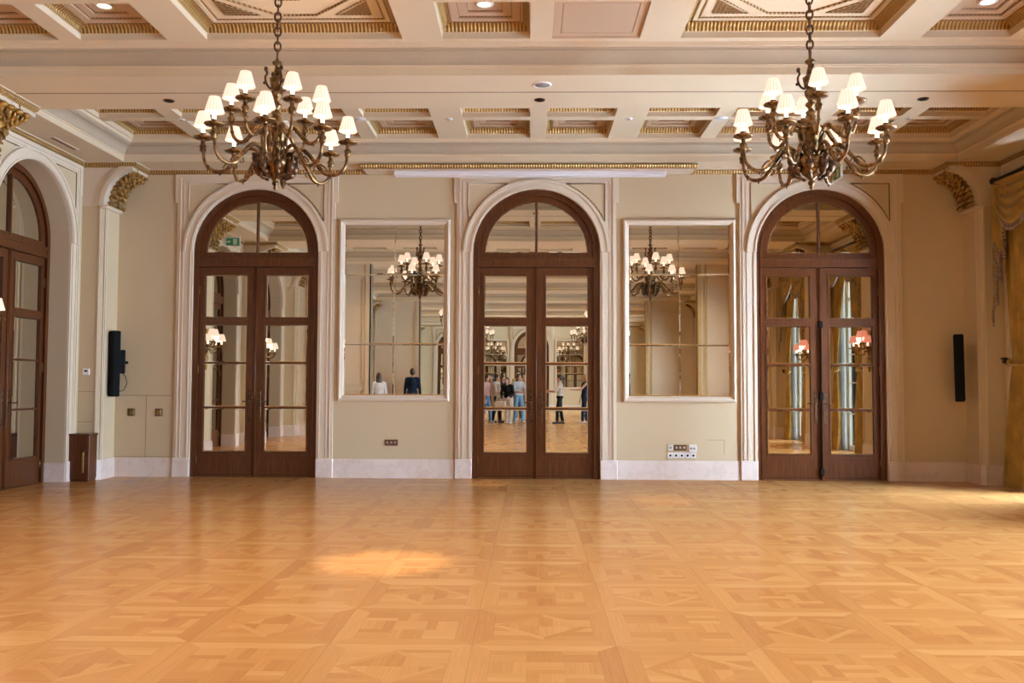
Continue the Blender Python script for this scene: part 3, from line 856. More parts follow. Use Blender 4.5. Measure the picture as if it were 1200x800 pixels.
# ------------------------------------------------------------------ curtains: local x along the wall, room side -y, origin centre on floor at wall face
def drape(sg, ztop=4.12):
    """side drape tied back; sg -1/+1 which side"""
    s = MB(); nz, nu = 60, 60; vs = []; tw = 0.50 if sg < 0 else 0.17
    for i in range(nz+1):
        t = i/nz; z = ztop*(1-t)+0.015*t
        tie = 1.66
        if z > tie:
            q = (z-tie)/(ztop-tie); w_ = tw+(1.04-tw)*q**(0.6 if sg < 0 else 1.3); o = 0.90+0.17*q**0.7
            amp = 0.028+0.03*q
        else:
            q = (tie-z)/tie; w_ = tw+0.30*math.sin(min(1, q*1.15)*PI/2); o = 0.90+0.24*q**0.7
            amp = 0.028+0.045*q
        sag = 0.0 if z < tie else 0.10*math.exp(-((z-tie)/0.22)**2)
        for j in range(nu+1):
            u = j/nu; x = sg*(o-w_*u)
            ph = u*PI*2*6.5
            y = -0.13-amp*(0.5+0.5*math.sin(ph+0.5*math.sin(3*t*PI)))-0.03*math.sin(u*PI)
            zz = z-sag*u*(1 if z > tie else 0)
            if i == nz: zz = 0.015
            vs.append((x, y, max(0.015, zz)))
    fs = [(i*(nu+1)+j, i*(nu+1)+j+1, (i+1)*(nu+1)+j+1, (i+1)*(nu+1)+j) for i in range(nz) for j in range(nu)]
    s.add(vs, fs, True)
    # inner return so the cloth has thickness
    b = len(s.v); s.add([(x, y+0.006, z) for x, y, z in vs], [f_[::-1] for f_ in fs], True)
    return s
def swag(x0, x1, ztop, drop):
    s = MB(); nu, nv = 28, 24; vs = []
    for i in range(nv+1):
        v = i/nv
        for j in range(nu+1):
            u = j/nu; x = x0+(x1-x0)*u
            z = ztop-0.03-(drop*v)*(4*u*(1-u))**0.8-0.05*v
            y = -0.24-0.10*math.sin(v*PI*0.5)*(4*u*(1-u))**0.7-0.022*math.sin(v*PI*2*4.5+0.6)
            vs.append((x, y, z))
    fs = [(i*(nu+1)+j, i*(nu+1)+j+1, (i+1)*(nu+1)+j+1, (i+1)*(nu+1)+j) for i in range(nv) for j in range(nu)]
    s.add(vs, fs, True); s.add([(x, y+0.006, z) for x, y, z in vs], [q[::-1] for q in fs], True)
    hem = [vs[nv*(nu+1)+j] for j in range(nu+1)]
    return s, hem
def jabot(sg):
    """cascade with a stepped zigzag hem"""
    s = MB(); nz, nu = 40, 16; vs = []; hem = []
    for j in range(nu+1):
        u = j/nu; zb = 2.30+1.15*u+0.07*((j % 4)-1.5)
        for i in range(nz+1):
            t = i/nz; z = 4.06+(zb-4.06)*t
            x = sg*(1.08-0.34*u); y = -0.27-0.03*math.sin(u*PI*2*3.5)-0.02*t
            vs.append((x, y, z))
        hem.append(vs[-1])
    fs = [(j*(nz+1)+i, j*(nz+1)+i+1, (j+1)*(nz+1)+i+1, (j+1)*(nz+1)+i) for j in range(nu) for i in range(nz)]
    s.add(vs, fs, True); s.add([(x, y+0.006, z) for x, y, z in vs], [q[::-1] for q in fs], True)
    return s, hem
def fringe(mb, pts, ln=0.07):
    for a, b in zip(pts, pts[1:]):
        a, b = Vector(a), Vector(b); n = max(1, int((b-a).length/0.045))
        for i in range(n):
            p = a+(b-a)*(i+0.5)/n; mb.ball((p.x, p.y-0.006, p.z-0.008), 0.014, 6, 4)
            mb.tube([(p.x, p.y-0.006, p.z-0.02), (p.x, p.y-0.006, p.z-ln)], [0.008, 0.014], 5)
def make_curtain():
    root = empty('window_curtain')
    for sg in (-1, 1):
        drape(sg).build('drape', M['curtain'], root)
        j_, hem = jabot(sg); jo = j_.build('jabot', M['curtain'], root)
        fr = MB(); fringe(fr, hem)
        zz = [(sg*(1.02-0.05*(i % 2)*2.2), -0.315, 3.3-i*0.11) for i in range(9)]
        fringe(fr, zz, 0.05); fr.build('tassel_fringe', M['fringe'], jo)
        tb = MB()
        ring = [(sg*((0.70 if sg < 0 else 0.82)+(0.24 if sg < 0 else 0.10)*math.cos(2*PI*i/20)), -0.16+0.065*math.sin(2*PI*i/20), 1.66+0.03*math.sin(2*PI*i/20)) for i in range(20)]
        tb.tube(ring, 0.022, 8, closed=True); tb.ball((sg*0.90, -0.20, 1.67), (0.05, 0.035, 0.05)); tb.build('tieback', M['curtain'], root)
        kn = MB(); kn.ball((sg*0.94, -0.235, 1.68), 0.035); kn.lathe([(0.0, 0.0), (0.045, 0.005), (0.055, 0.02), (0.03, 0.03), (0.0, 0.035)], 12, (sg*0.94, -0.235, 1.70)); kn.build('tieback_boss', M['black_iron'], root)
        sh = MB(); vs = []; nz, nu = 4, 48
        for i in range(nz+1):
            for j2 in range(nu+1):
                u = j2/nu; vs.append((sg*(0.90-(0.40 if sg < 0 else 0.22)*u), -0.01+0.022*math.sin(u*PI*2*7), 4.0 if u < 0.6 and i == 0 else 0.02+3.7*(1-i/nz)))
        fs = [(i*(nu+1)+j2, i*(nu+1)+j2+1, (i+1)*(nu+1)+j2+1, (i+1)*(nu+1)+j2) for i in range(nz) for j2 in range(nu)]
        sh.add(vs, fs, True); sh.build('sheer', M['sheer'], root)
    for x0, x1, d in ((-1.1, 0.08, 0.62), (-0.08, 1.1, 0.62)):
        s, hem = swag(x0, x1, 4.16, d); so = s.build('swag', M['curtain'], root)
        fr = MB(); fringe(fr, hem, 0.08); fr.build('tassel_fringe', M['fringe'], so)
    rod = MB(); rod.tube([(-1.16, -0.21, 4.17), (1.16, -0.21, 4.17)], 0.022, 10)
    for sg in (-1, 1):
        rod.ball((sg*1.19, -0.21, 4.17), (0.055, 0.05, 0.05)); rod.tube([(sg*1.05, -0.21, 4.17), (sg*1.05, 0.0, 4.17)], 0.012, 6)
    rod.build('curtain_rod', M['black_iron'], root)
    return root
cur = make_curtain()
curlab = ['gold silk curtain with fringed swags at the window next to the end wall', 'gold silk curtain reflected in the right mirror door beside the red sconces']
for k in range(NB):
    if k in (8, 9): continue
    o = cur if k == 0 else copy_tree(cur)
    place(o, (XR+0.07, bayc(k), 0), -PI/2, label=curlab[min(k, 1)] if k < 2 else 'gold silk curtain at a window further down the hall', cat='curtain', group='gold curtains along the window wall')

# ------------------------------------------------------------------ wall mirrors
def make_mirror():
    root = empty('wall_mirror'); w_, z0, z1 = 0.805, 1.10, 3.73
    f = MB(); t = 0.085
    def fr(off, y0, y1, th):
        a = rect = None
        X, Z0, Z1 = w_-off, z0+off, z1-off
        f.box(-X, -X+th, y0, y1, Z0, Z1); f.box(X-th, X, y0, y1, Z0, Z1); f.box(-X, X, y0, y1, Z0, Z0+th); f.box(-X, X, y0, y1, Z1-th, Z1)
    prof = [(0, 0), (0, -0.035), (0.012, -0.05), (0.032, -0.055), (0.045, -0.04), (0.06, -0.036), (0.075, -0.028), (0.085, -0.012), (0.085, 0)]
    rings = [[(-w_+i, y, z0+i), (w_-i, y, z0+i), (w_-i, y, z1-i), (-w_+i, y, z1-i)] for i, y in prof]
    f.loft(rings); f.build('mirror_frame', M['cream'], root)
    xi = w_-0.085; za, zb = z0+0.085, z1-0.085
    cuts = [za, 1.918, 2.928, zb]
    for i in range(3):
        for sx in (-1, 1):
            o = pane_mesh(xi-0.002, cuts[i+1]-cuts[i]-0.003).build('mirror_pane', M['mirror'], root)
            o.location = (sx*xi/2, -0.012, cuts[i]+0.0015)
    return root
mir = make_mirror()
place(mir, (MIRX[0], 0, 0), 0, label='tall cream framed mirror left of the middle doors', cat='mirror', group='tall wall mirrors')
o = copy_tree(mir); place(o, (MIRX[1], 0, 0), 0, label='tall cream framed mirror above the white data sockets', cat='mirror', group='tall wall mirrors')
for x, l in zip(MIRX, ('far mirror reflected beside the arched far door', 'far mirror reflected above the person holding white paper')):
    o = copy_tree(mir); place(o, (x, YF, 0), PI, label=l, cat='mirror', group='mirrors on the far end wall')

# ------------------------------------------------------------------ partition wing walls
pw = None
for k, lab in ((3, 'first'), (6, 'second')):
    for sg in (-1, 1):
        w = MB(); y = beam(k); x0, x1 = sorted((CX+sg*4.26, (XL if sg < 0 else XR)-sg*0.30))
        w.box(x0, x1, y-0.09, y+0.09, 0, HS)
        xe = CX+sg*4.26
        w.box(*sorted((xe-sg*0.04, xe+sg*0.10)), y-0.13, y+0.13, 0, HS)
        nm = 'wall_' + {(3, -1): 'wing_door_side', (3, 1): 'wing_window_side', (6, -1): 'far_wing_door_side', (6, 1): 'far_wing_window_side'}[(k, sg)]
        o = tag(w.build(nm, M['cream']), 'cream panelled wing wall of the hall seen in the mirrors', 'wall', kind='structure')
        p = MB()
        for yy, d in ((y+0.09, 1), (y-0.09, -1)):
            for px0, px1, pz0, pz1 in ((x0+0.2, x1-0.15, 0.35, 1.2), (x0+0.2, x1-0.15, 1.35, 4.1)):
                for a in ((px0, px1, pz0, pz0+0.03), (px0, px1, pz1-0.03, pz1), (px0, px0+0.03, pz0, pz1), (px1-0.03, px1, pz0, pz1)):
                    p.box(a[0], a[1], *sorted((yy, yy+d*0.035)), a[2], a[3])
        p.build('panel_moulding', M['cream'], o)
        g = MB(); g.box(*sorted((xe-sg*0.041, xe-sg*0.05)), y-0.03, y+0.03, 0, HS)
        for yy in (y-0.138, y+0.130): g.box(xe+0.005, xe+0.045, yy, yy+0.008, 0, HS) if sg < 0 else None
        g.build('partition_channel', M['black_iron'], o)
        if sg > 0:
            g = MB()
            for yy in (y-0.15, y+0.13): g.bbox(xe-0.05, xe+0.05, yy, yy+0.02, 0, HS-0.01, 0.006); g.bbox(xe+0.14, xe+0.19, yy+0.0, yy+0.02, 0, HS-0.01, 0.006)
            g.build('warm_light_strip', M['ochre'], o)  # added strips, their ochre paints warm light onto the cream jamb
        b = MB(); b.box(x0, x1, y-0.11, y+0.11, 0, 0.25); b.build('plinth', M['marble'], o)

# ------------------------------------------------------------------ chandeliers
def lamp_unit(parent, x, y, z, mshade):
    """drip pan and cup under a candle tube with shade; (x,y,z) is the arm tip"""
    c_ = MB(); c_.lathe([(0.0, -0.03), (0.012, -0.028), (0.02, -0.01), (0.014, 0.0), (0.022, 0.006), (0.07, 0.010), (0.086, 0.020), (0.082, 0.030), (0.03, 0.024), (0.018, 0.034), (0.024, 0.05), (0.026, 0.06), (0.0, 0.06)], 14)
    o = c_.build('drip_pan', M['bronze'], parent); o.location = (x, y, z)
    k = MB(); k.lathe([(0.0, 0.058), (0.0165, 0.058), (0.0165, 0.135), (0.0, 0.135)], 10)
    q = k.build('candle_tube', M['candle'], parent); q.location = (x, y, z)
    s = MB(); s.lathe([(0.079, 0.120), (0.0785, 0.125), (0.044, 0.248), (0.0425, 0.248), (0.077, 0.125), (0.079, 0.120)], 36, flute=0.018, nf=18)
    r = s.build('lamp_shade', mshade, parent); r.location = (x, y, z)
    return [(x, y, z+0.20)]
def arm_path(pts, th):
    c, s = math.cos(th), math.sin(th)
    # catmull-rom through (r,z)
    P = [pts[0]]+pts+[pts[-1]]; out = []
    for i in range(1, len(P)-2):
        for j in range(6):
            t = j/6; p0, p1, p2, p3 = P[i-1], P[i], P[i+1], P[i+2]
            out.append(tuple(0.5*((2*p1[q])+(-p0[q]+p2[q])*t+(2*p0[q]-5*p1[q]+4*p2[q]-p3[q])*t*t+(-p0[q]+3*p1[q]-3*p2[q]+p3[q])*t**3) for q in (0, 1)))
    out.append(pts[-1])
    return [(r*c, r*s, z) for r, z in out]
BULBS = []
def make_chandelier():
    root = empty('chandelier')     # origin: bottom finial at z=0
    # stem and body
    s = MB()
    s.lathe([(0.0, 0.0), (0.012, 0.005), (0.02, 0.02), (0.012, 0.035), (0.026, 0.05), (0.03, 0.07), (0.016, 0.085), (0.03, 0.10),
             (0.055, 0.115), (0.085, 0.14), (0.11, 0.17), (0.12, 0.185), (0.14, 0.20), (0.145, 0.25), (0.13, 0.275), (0.08, 0.295)], 24, flute=0.05, nf=12)
    body = s.build('body', M['bronze'], root)
    v = MB(); v.lathe([(0.05, 0.28), (0.04, 0.30), (0.055, 0.33), (0.075, 0.37), (0.07, 0.42), (0.08, 0.47), (0.105, 0.52), (0.11, 0.535), (0.085, 0.545), (0.045, 0.55)], 20, flute=0.06, nf=10)
    v.build('vase', M['bronze'], root)
    st = MB(); st.lathe([(0.045, 0.545), (0.04, 0.60), (0.042, 0.65), (0.03, 0.66), (0.045, 0.675), (0.035, 0.69), (0.02, 0.70), (0.022, 0.72), (0.045, 0.74), (0.04, 0.76), (0.02, 0.775),
                         (0.028, 0.80), (0.045, 0.82), (0.05, 0.86), (0.045, 0.875), (0.028, 0.885)], 18, flute=0.05, nf=9)
    st.build('stem', M['bronze'], root)
    u = MB(); u.lathe([(0.03, 0.88), (0.05, 0.90), (0.058, 0.94), (0.065, 0.985), (0.05, 0.995), (0.035, 1.0), (0.03, 1.04), (0.02, 1.08), (0.018, 1.10), (0.035, 1.11), (0.045, 1.125), (0.035, 1.14), (0.016, 1.15), (0.012, 1.17), (0.0, 1.175)], 18, flute=0.04, nf=9)
    un = u.build('urn', M['bronze'], root)
    h = MB()
    for k in range(4):
        a = k*PI/2+0.35; pr = [(0.045, 0.885), (0.075, 0.90), (0.10, 0.94), (0.105, 0.985), (0.09, 1.02), (0.10, 1.05)]
        h.tube(arm_path(pr, a), [0.010]*31, 6); c_, s_ = math.cos(a), math.sin(a)
        h.ball((0.10*c_, 0.10*s_, 1.055), (0.018, 0.018, 0.024)); h.ball((0.112*c_, 0.112*s_, 0.93), 0.014)
    h.build('urn_scroll', M['bronze_dark'], un)
    # scroll brackets with small leaf masks round the body
    for k in range(8):
        a = 2*PI*k/8+0.1; b = MB(); c_, s_ = math.cos(a), math.sin(a)
        b.tube(arm_path([(0.09, 0.29), (0.15, 0.31), (0.185, 0.27), (0.165, 0.225), (0.135, 0.235), (0.14, 0.26)], a), [0.016]*31, 7)
        b.ball((0.16*c_, 0.16*s_, 0.20), (0.038, 0.038, 0.055)); b.ball((0.135*c_, 0.135*s_, 0.145), (0.028, 0.028, 0.035)); b.tube([(0.16*c_, 0.16*s_, 0.25), (0.19*c_, 0.19*s_, 0.20), (0.15*c_, 0.15*s_, 0.13), (0.08*c_, 0.08*s_, 0.10)], 0.013, 6)
        b.ball((0.185*c_, 0.185*s_, 0.30), (0.02, 0.02, 0.02))
        b.build('scroll_bracket', M['bronze_dark'], body)
    for k in range(6):
        a = 2*PI*k/6; b = MB()
        b.tube(arm_path([(0.06, 0.56), (0.09, 0.54), (0.10, 0.49), (0.085, 0.42), (0.10, 0.36), (0.075, 0.31)], a), [0.013]*31, 6)
        b.build('vase_scroll', M['bronze'], body)
    bulbs = []
    low = [(0.09, 0.255), (0.16, 0.34), (0.24, 0.36), (0.33, 0.27), (0.42, 0.165), (0.52, 0.155), (0.595, 0.22), (0.615, 0.33), (0.618, 0.40)]
    upp = [(0.07, 0.46), (0.11, 0.53), (0.16, 0.545), (0.22, 0.48), (0.29, 0.42), (0.355, 0.45), (0.385, 0.54), (0.388, 0.66)]
    for n, pts, off, zt in ((8, low, math.radians(-98), 0.42), (6, upp, math.radians(-71), 0.68)):
        R = pts[-1][0]
        for k in range(n):
            a = off+2*PI*k/n; c_, s_ = math.cos(a), math.sin(a)
            arm = MB(); p = arm_path(pts, a); m_ = len(p)
            arm.tube(p, [0.020-0.008*abs(2*i/(m_-1)-0.8) for i in range(m_)], 8)
            for i in range(6, m_-4, 7):       # leaf knuckles
                arm.ball(p[i], (0.019, 0.019, 0.015), 6, 4)
                arm.ball((p[i][0], p[i][1], p[i][2]-0.022), (0.009, 0.009, 0.015), 5, 4)
            if n == 8:
                cr = arm_path([(0.45, 0.18), (0.40, 0.235), (0.34, 0.225), (0.33, 0.19), (0.36, 0.18)], a); arm.tube(cr, [0.008]*len(cr), 5)
            arm.lathe([(0.014, 0.0), (0.03, 0.012), (0.024, 0.03), (0.034, 0.05), (0.018, 0.075), (0.02, 0.10)], 10, (R*c_, R*s_, pts[-1][1]-0.085))
            ao = arm.build('arm', M['bronze'], root)
            bulbs += lamp_unit(ao, R*c_, R*s_, zt, M['shade'])
    # chain to the ceiling
    ch = MB(); z = 1.165; i = 0; top = 1.83-0.03
    while z < top:
        L = 0.085; rr = 0.027; ring = []
        for t in range(14):
            a = 2*PI*t/14; x = rr*math.cos(a); zz = z+L/2+(L/2)*math.sin(a)
            ring.append((x, 0, zz) if i % 2 else (0, x, zz))
        ch.tube(ring, 0.0095, 6, closed=True); z += L*0.78; i += 1
    ch.build('chain', M['bronze_dark'], root)
    ro = MB(); ro.lathe([(0.0, 1.775), (0.015, 1.78), (0.03, 1.795), (0.055, 1.805), (0.075, 1.81)], 16); ro.build('ceiling_rose', M['bronze'], root)
    return root, bulbs
chand, bulbs = make_chandelier()
CHX = (CX-PW, CX+PW); CHZ = 3.03
labs = {(1, 0): 'bronze chandelier hanging above the left mirror doors', (1, 1): 'bronze chandelier hanging in front of the green exit sign'}
first = True
L_ = []
for k in (1, 4, 7):
    a, b_ = bay(k); yc = a-CI-0.09-0.925
    for i, x in enumerate(CHX):
        o = chand if first else copy_tree(chand); first = False
        place(o, (x, yc, CHZ), math.radians(16) if i == 0 else math.radians(-27), label=labs.get((k, i), 'bronze chandelier deeper in the hall, seen in the mirrors'), cat='chandelier', group='bronze chandeliers with pleated shades')
        L_.append((x, yc, CHZ, k))

# ------------------------------------------------------------------ sconces
def make_sconce(shade):
    root = empty('wall_sconce')          # local: wall at y=0, room -y ; origin at plate centre
    p = MB(); p.bbox(-0.035, 0.035, -0.02, 0, -0.30, 0.28, 0.01); p.ball((0, -0.02, 0.0), (0.07, 0.03, 0.10)); p.ball((0, -0.02, 0.30), (0.06, 0.025, 0.07)); p.ball((0, -0.02, -0.30), (0.035, 0.025, 0.09))
    for sg in (-1, 1):
        p.tube([(sg*0.03, -0.02, 0.15), (sg*0.09, -0.025, 0.22), (sg*0.08, -0.025, 0.30), (sg*0.04, -0.02, 0.33)], 0.012, 6)
        p.tube([(sg*0.03, -0.02, -0.1), (sg*0.08, -0.025, -0.16), (sg*0.05, -0.025, -0.24)], 0.012, 6)
    p.build('back_plate', M['gold'], root)
    for k, (ang, R, z) in enumerate(((-150, 0.24, 0.02), (-90, 0.30, 0.02), (-30, 0.24, 0.02), (-120, 0.17, 0.12), (-60, 0.17, 0.12))):
        a = math.radians(ang); arm = MB()
        q = arm_path([(0.01, z-0.05), (0.08, z-0.02), (R*0.6, z-0.09), (R*0.9, z-0.06), (R, z)], a)
        arm.tube(q, [0.011]*len(q), 6); ao = arm.build('arm', M['bronze'], root)
        lamp_unit(ao, R*math.cos(a), R*math.sin(a), z, shade)
    return root
sL = make_sconce(M['shade']); sR = make_sconce(M['shade_red'])
fl, fr_ = True, True
SCON = []
for k in (1, 2, 4, 5, 7, 8):
    o = sL if fl else copy_tree(sL); fl = False
    place(o, (XL+0.322, beam(k), 1.98), PI/2, label='gilt wall sconce with pale shades on the door side pier' if k == 1 else ('gilt wall sconce with pale shades, second pier, reflected in the left doors' if k == 2 else 'gilt wall sconce with pale shades on a pier further down'), cat='wall lamp', group='sconces on the door side piers')
    o = sR if fr_ else copy_tree(sR); fr_ = False
    place(o, (XR-0.322, beam(k), 1.98), -PI/2, label='gilt wall sconce with red shades by the first curtain' if k == 1 else ('gilt wall sconce with red shades, second pier, reflected in the right doors' if k == 2 else 'gilt wall sconce with red shades on a pier further down'), cat='wall lamp', group='sconces on the window side piers')
    SCON += [(XL+0.55, beam(k), 2.16), (XR-0.55, beam(k), 2.16)]

# ------------------------------------------------------------------ small fittings
def fitting(name, mb, m, label, cat, group=None, loc=None, parts=()):
    r = empty(name, loc or (0, 0, 0)); tag(r, label, cat, group)
    return r
# wooden bin
b = empty('litter_bin', (-6.155, -0.60, 0)); tag(b, 'dark wooden litter bin with brass slot in the corner by the pier', 'bin')
m_ = MB(); m_.bbox(-0.145, 0.145, -0.115, 0.115, 0.03, 0.63, 0.006); m_.bbox(-0.135, 0.135, -0.105, 0.105, 0.0, 0.03, 0.004); m_.build('body', M['wood'], b)
m_ = MB(); m_.bbox(-0.155, 0.155, -0.125, 0.125, 0.62, 0.65, 0.006); m_.build('lid', M['wood'], b)
m_ = MB(); m_.bbox(0.045, 0.075, -0.121, -0.115, 0.12, 0.40, 0.002); m_.build('brass_plate', M['brass'], b)
# thermostat
b = empty('thermostat', (-6.20, -0.456, 1.50)); tag(b, 'small white thermostat on the corner pier above the bin', 'thermostat')
m_ = MB(); m_.bbox(-0.05, 0.05, -0.025, 0, -0.05, 0.05, 0.008); m_.build('case', M['white'], b)
m_ = MB(); m_.bbox(-0.025, 0.025, -0.028, -0.025, 0.0, 0.022, 0.001); m_.build('display', M['black'], b)
# line array speakers
def speaker(loc, rz, tilt, label, cable):
    b = empty('column_speaker', loc, rz); tag(b, label, 'speaker', 'slim black wall speakers')
    m_ = MB(); m_.bbox(-0.06, 0.06, -0.06, 0.06, -0.47, 0.47, 0.012); o = m_.build('cabinet', M['black'], b); o.rotation_euler = (tilt, 0, 0)
    m_ = MB(); m_.bbox(-0.052, 0.052, -0.066, -0.06, -0.455, 0.455, 0.003)
    for i in range(30): m_.box(-0.05, 0.05, -0.068, -0.066, -0.44+i*0.03, -0.43+i*0.03)
    g_ = m_.build('grille', M['black'], o)
    m_ = MB(); m_.bbox(-0.035, 0.035, 0.06, 0.15, -0.14, 0.20, 0.008); m_.tube([(0, 0.15, 0.02), (0, 0.20, 0.02)], 0.02, 8); m_.build('bracket', M['black'], b)
    if cable:
        m_ = MB(); m_.tube([(0.0, 0.10, -0.12), (0.04, 0.15, -0.18), (0.05, 0.17, -0.28), (0.02, 0.14, -0.38), (0.0, 0.06, -0.40)], 0.006, 6); m_.build('cable', M['black'], b)
speaker((-5.92, -0.22, 1.62), math.radians(-35), 0, 'slim black column speaker above the wooden bin corner', True)
speaker((5.985, -0.27, 1.60), math.radians(-32), math.radians(6), 'slim black column speaker between mirror doors and gold curtain', False)
# brass floor-box plates on flush cupboard
for x, l in ((-5.755, 'square brass plate on the cupboard nearer the speaker'), (-5.355, 'square brass plate on the cupboard nearer the door')):
    b = empty('brass_plate', (x, 0, 0.925)); tag(b, l, 'wall plate', 'square brass plates')
    m_ = MB(); m_.bbox(-0.055, 0.055, -0.012, 0, -0.055, 0.055, 0.004); m_.build('plate', M['brown_plate'], b)
    m_ = MB(); m_.bbox(-0.035, 0.035, -0.016, -0.012, -0.035, 0.035, 0.002); m_.build('louvre', M['brass'], b)
b = MB()
b.box(-5.99, -5.19, -0.003, 0, 1.163, 1.171); b.box(-5.545, -5.539, -0.003, 0, 0.28, 1.165); b.box(-5.99, -5.19, -0.003, 0, 0.288, 0.293)
b.build('cupboard_joint', M['line'], bpy.data.objects['wall_back'])
b = MB(); b.box(2.52, 2.78, -0.003, 0, 0.565, 0.569); b.box(2.772, 2.776, -0.004, 0, 0.36, 0.567); b.build('hatch_joint', M['line'], bpy.data.objects['wall_back'])
b = MB(); b.box(-6.31, -6.09, -0.458, -0.455, 1.22, 1.226); b.box(-6.31, -6.09, -0.458, -0.455, 0.80, 0.806); b.build('pier_joint', M['line'], bpy.data.objects['wall_left'])
def socket(x, z, w_, h_, m, n, label, hole='white', group=None):
    b = empty('wall_socket', (x, 0, z)); tag(b, label, 'socket', group)
    m_ = MB(); m_.bbox(-w_/2, w_/2, -0.012, 0, -h_/2, h_/2, 0.003); m_.build('face_plate', m, b)
    if n:
        for i in range(n):
            xx = (i-(n-1)/2)*w_/(n+0.4)
            m_ = MB(); m_.lathe([(0.0, 0.004), (0.014, 0.004), (0.016, 0.0)], 12); m_.xf(Matrix.Rotation(PI/2, 4, 'X'))
            o = m_.build('socket_hole', M[hole], b); o.location = (xx, -0.012, 0)
socket(-1.985, 0.508, 0.19, 0.085, M['brown_plate'], 3, 'brown triple socket plate below the left mirror', 'steel')
socket(2.145, 0.455, 0.185, 0.085, M['brown_plate'], 3, 'brown triple socket plate among white sockets below the right mirror', 'steel')
socket(2.01, 0.455, 0.07, 0.085, M['white'], 1, 'single pale socket beside the brown plate, door side', 'grille')
socket(2.325, 0.445, 0.11, 0.105, M['white'], 2, 'larger white double socket beside the brown plate', 'grille')
for i in range(5):
    socket(2.005+i*0.082, 0.345, 0.078, 0.078, M['white'], 1, ['white data socket at the left end of the low row', 'white data socket second in the low row', 'white data socket in the middle of the low row', 'white data socket fourth in the low row', 'white data socket at the right end of the low row'][i], 'black', 'row of white data sockets')
# exit signs (double sided, standing out from the wall)
def exit_sign(loc, rz, label):
    b = empty('exit_sign', loc, rz); tag(b, label, 'exit sign', 'green exit signs')
    m_ = MB(); m_.bbox(-0.018, 0.018, -0.36, -0.07, -0.085, 0.085, 0.006); m_.bbox(-0.02, 0.02, -0.37, -0.06, 0.085, 0.105, 0.004); m_.box(-0.02, 0.02, -0.08, 0, -0.075, -0.045); m_.build('housing', M['white'], b)
    for sg in (-1, 1):
        m_ = MB(); m_.box(*sorted((sg*0.018, sg*0.020)), -0.35, -0.08, -0.075, 0.075); o = m_.build('sign_face', M['green'], b)
        f_ = MB(); x0, x1 = sorted((sg*0.020, sg*0.0212))
        f_.box(x0, x1, -0.30, -0.22, -0.06, 0.06); f_.prism([(-0.17, 0.0), (-0.13, 0.035), (-0.13, 0.012), (-0.06, 0.012), (-0.06, -0.012), (-0.13, -0.012), (-0.13, -0.035)], 'x', x0, x1)
        f_.build('pictogram', M['white'], o)
exit_sign((4.36, 0.0, 4.345), 0, 'green exit sign above the right mirror doors')
exit_sign((XL, bayc(1), 4.25), PI/2, 'green exit sign reflected in the left door fanlight')
# projection screen housing box
b = MB(); b.box(-2.37, 2.31, -0.36, 0.0, 4.40, HS); b.box(-2.37, 2.31, -0.36, 0, 4.385, 4.40)
sc_ = tag(b.build('trim_31', M['cream']), 'shallow box cornice over the middle doors', 'cornice', kind='structure')
g_ = MB(); pts = [(0.0, 4.385), (-0.012, 4.39), (-0.035, 4.405), (-0.045, 4.43), (-0.04, 4.448), (-0.02, 4.455)]
g_.loft([[(-2.37+o_, 0.0, z), (-2.37+o_, -0.36+o_, z), (2.31-o_, -0.36+o_, z), (2.31-o_, 0.0, z)] for o_, z in pts], closed=False)
g_.build('gilt_band', M['gilt'], sc_)
b = empty('wall_mounted_screen', (0, 0, 0)); tag(b, 'long white roller screen case under the box cornice', 'projection screen')
m_ = MB(); m_.bbox(-1.95, 1.93, -0.27, -0.12, 4.315, 4.385, 0.012); m_.build('case', M['fluor'], b)
m_ = MB(); m_.box(-1.85, 1.83, -0.205, -0.185, 4.309, 4.315); m_.build('hem_bar', M['white'], b)

def disc(name, loc, r, m, m2, label, cat, group=None):
    b = empty(name, loc); tag(b, label, cat, group)
    a = MB(); a.lathe([(r*0.78, -0.006), (r*0.84, -0.010), (r*0.97, -0.008), (r, 0.0)], 24); a.build('trim_ring', m, b)
    a = MB(); a.lathe([(0.0, -0.004), (r*0.78, -0.004), (r*0.80, 0.0)], 24); a.build('grille', m2, b)
disc('ceiling_speaker', (0.12, -3.73, HS), 0.10, M['white'], M['grille'], 'round ceiling speaker on the wide beam', 'ceiling speaker', 'round ceiling speakers')
disc('ceiling_speaker', (-2.19, -1.62, HC), 0.085, M['white'], M['white'], 'round ceiling speaker between coffers behind the left chandelier', 'ceiling speaker', 'round ceiling speakers')
disc('ceiling_speaker', (2.42, -1.62, HC), 0.085, M['white'], M['white'], 'round ceiling speaker between coffers beside the right chandelier', 'ceiling speaker', 'round ceiling speakers')
for i, x in enumerate((-3.99, 0.10, 4.26)):
    disc('recessed_spotlight', (x, -3.23, HS), 0.06, M['bronze_dark'], M['black'], 'dark unlit spotlight in the beam ' + ('near the door side', 'over the middle doors', 'near the window side')[i], 'spotlight', 'unlit beam spotlights')
def detector(x, label):
    b = empty('smoke_detector', (x, -1.62, HC)); tag(b, label, 'smoke detector', 'small ceiling detectors')
    a = MB(); a.lathe([(0.0, -0.014), (0.03, -0.013), (0.042, -0.008), (0.05, 0.0)], 16); a.build('housing', M['white'], b)
    a = MB(); a.lathe([(0.0, -0.017), (0.022, -0.016), (0.026, -0.012)], 8); a.build('sensor', M['grille'], b)
for x, l in ((-1.04, 'small detector on the rib left of the middle coffers'), (1.25, 'small detector on the rib right of the middle coffers'), (-4.48, 'small detector on the rib nearest the door side'), (4.77, 'small detector on the rib nearest the window side')): detector(x, l)
b = empty('air_vent', (-6.08, -1.47, HS)); tag(b, 'slim slotted air vent in the soffit above the side doors', 'vent')
m_ = MB(); m_.box(-0.05, 0.05, -0.32, 0.32, -0.006, 0); m_.build('frame', M['cream'], b)
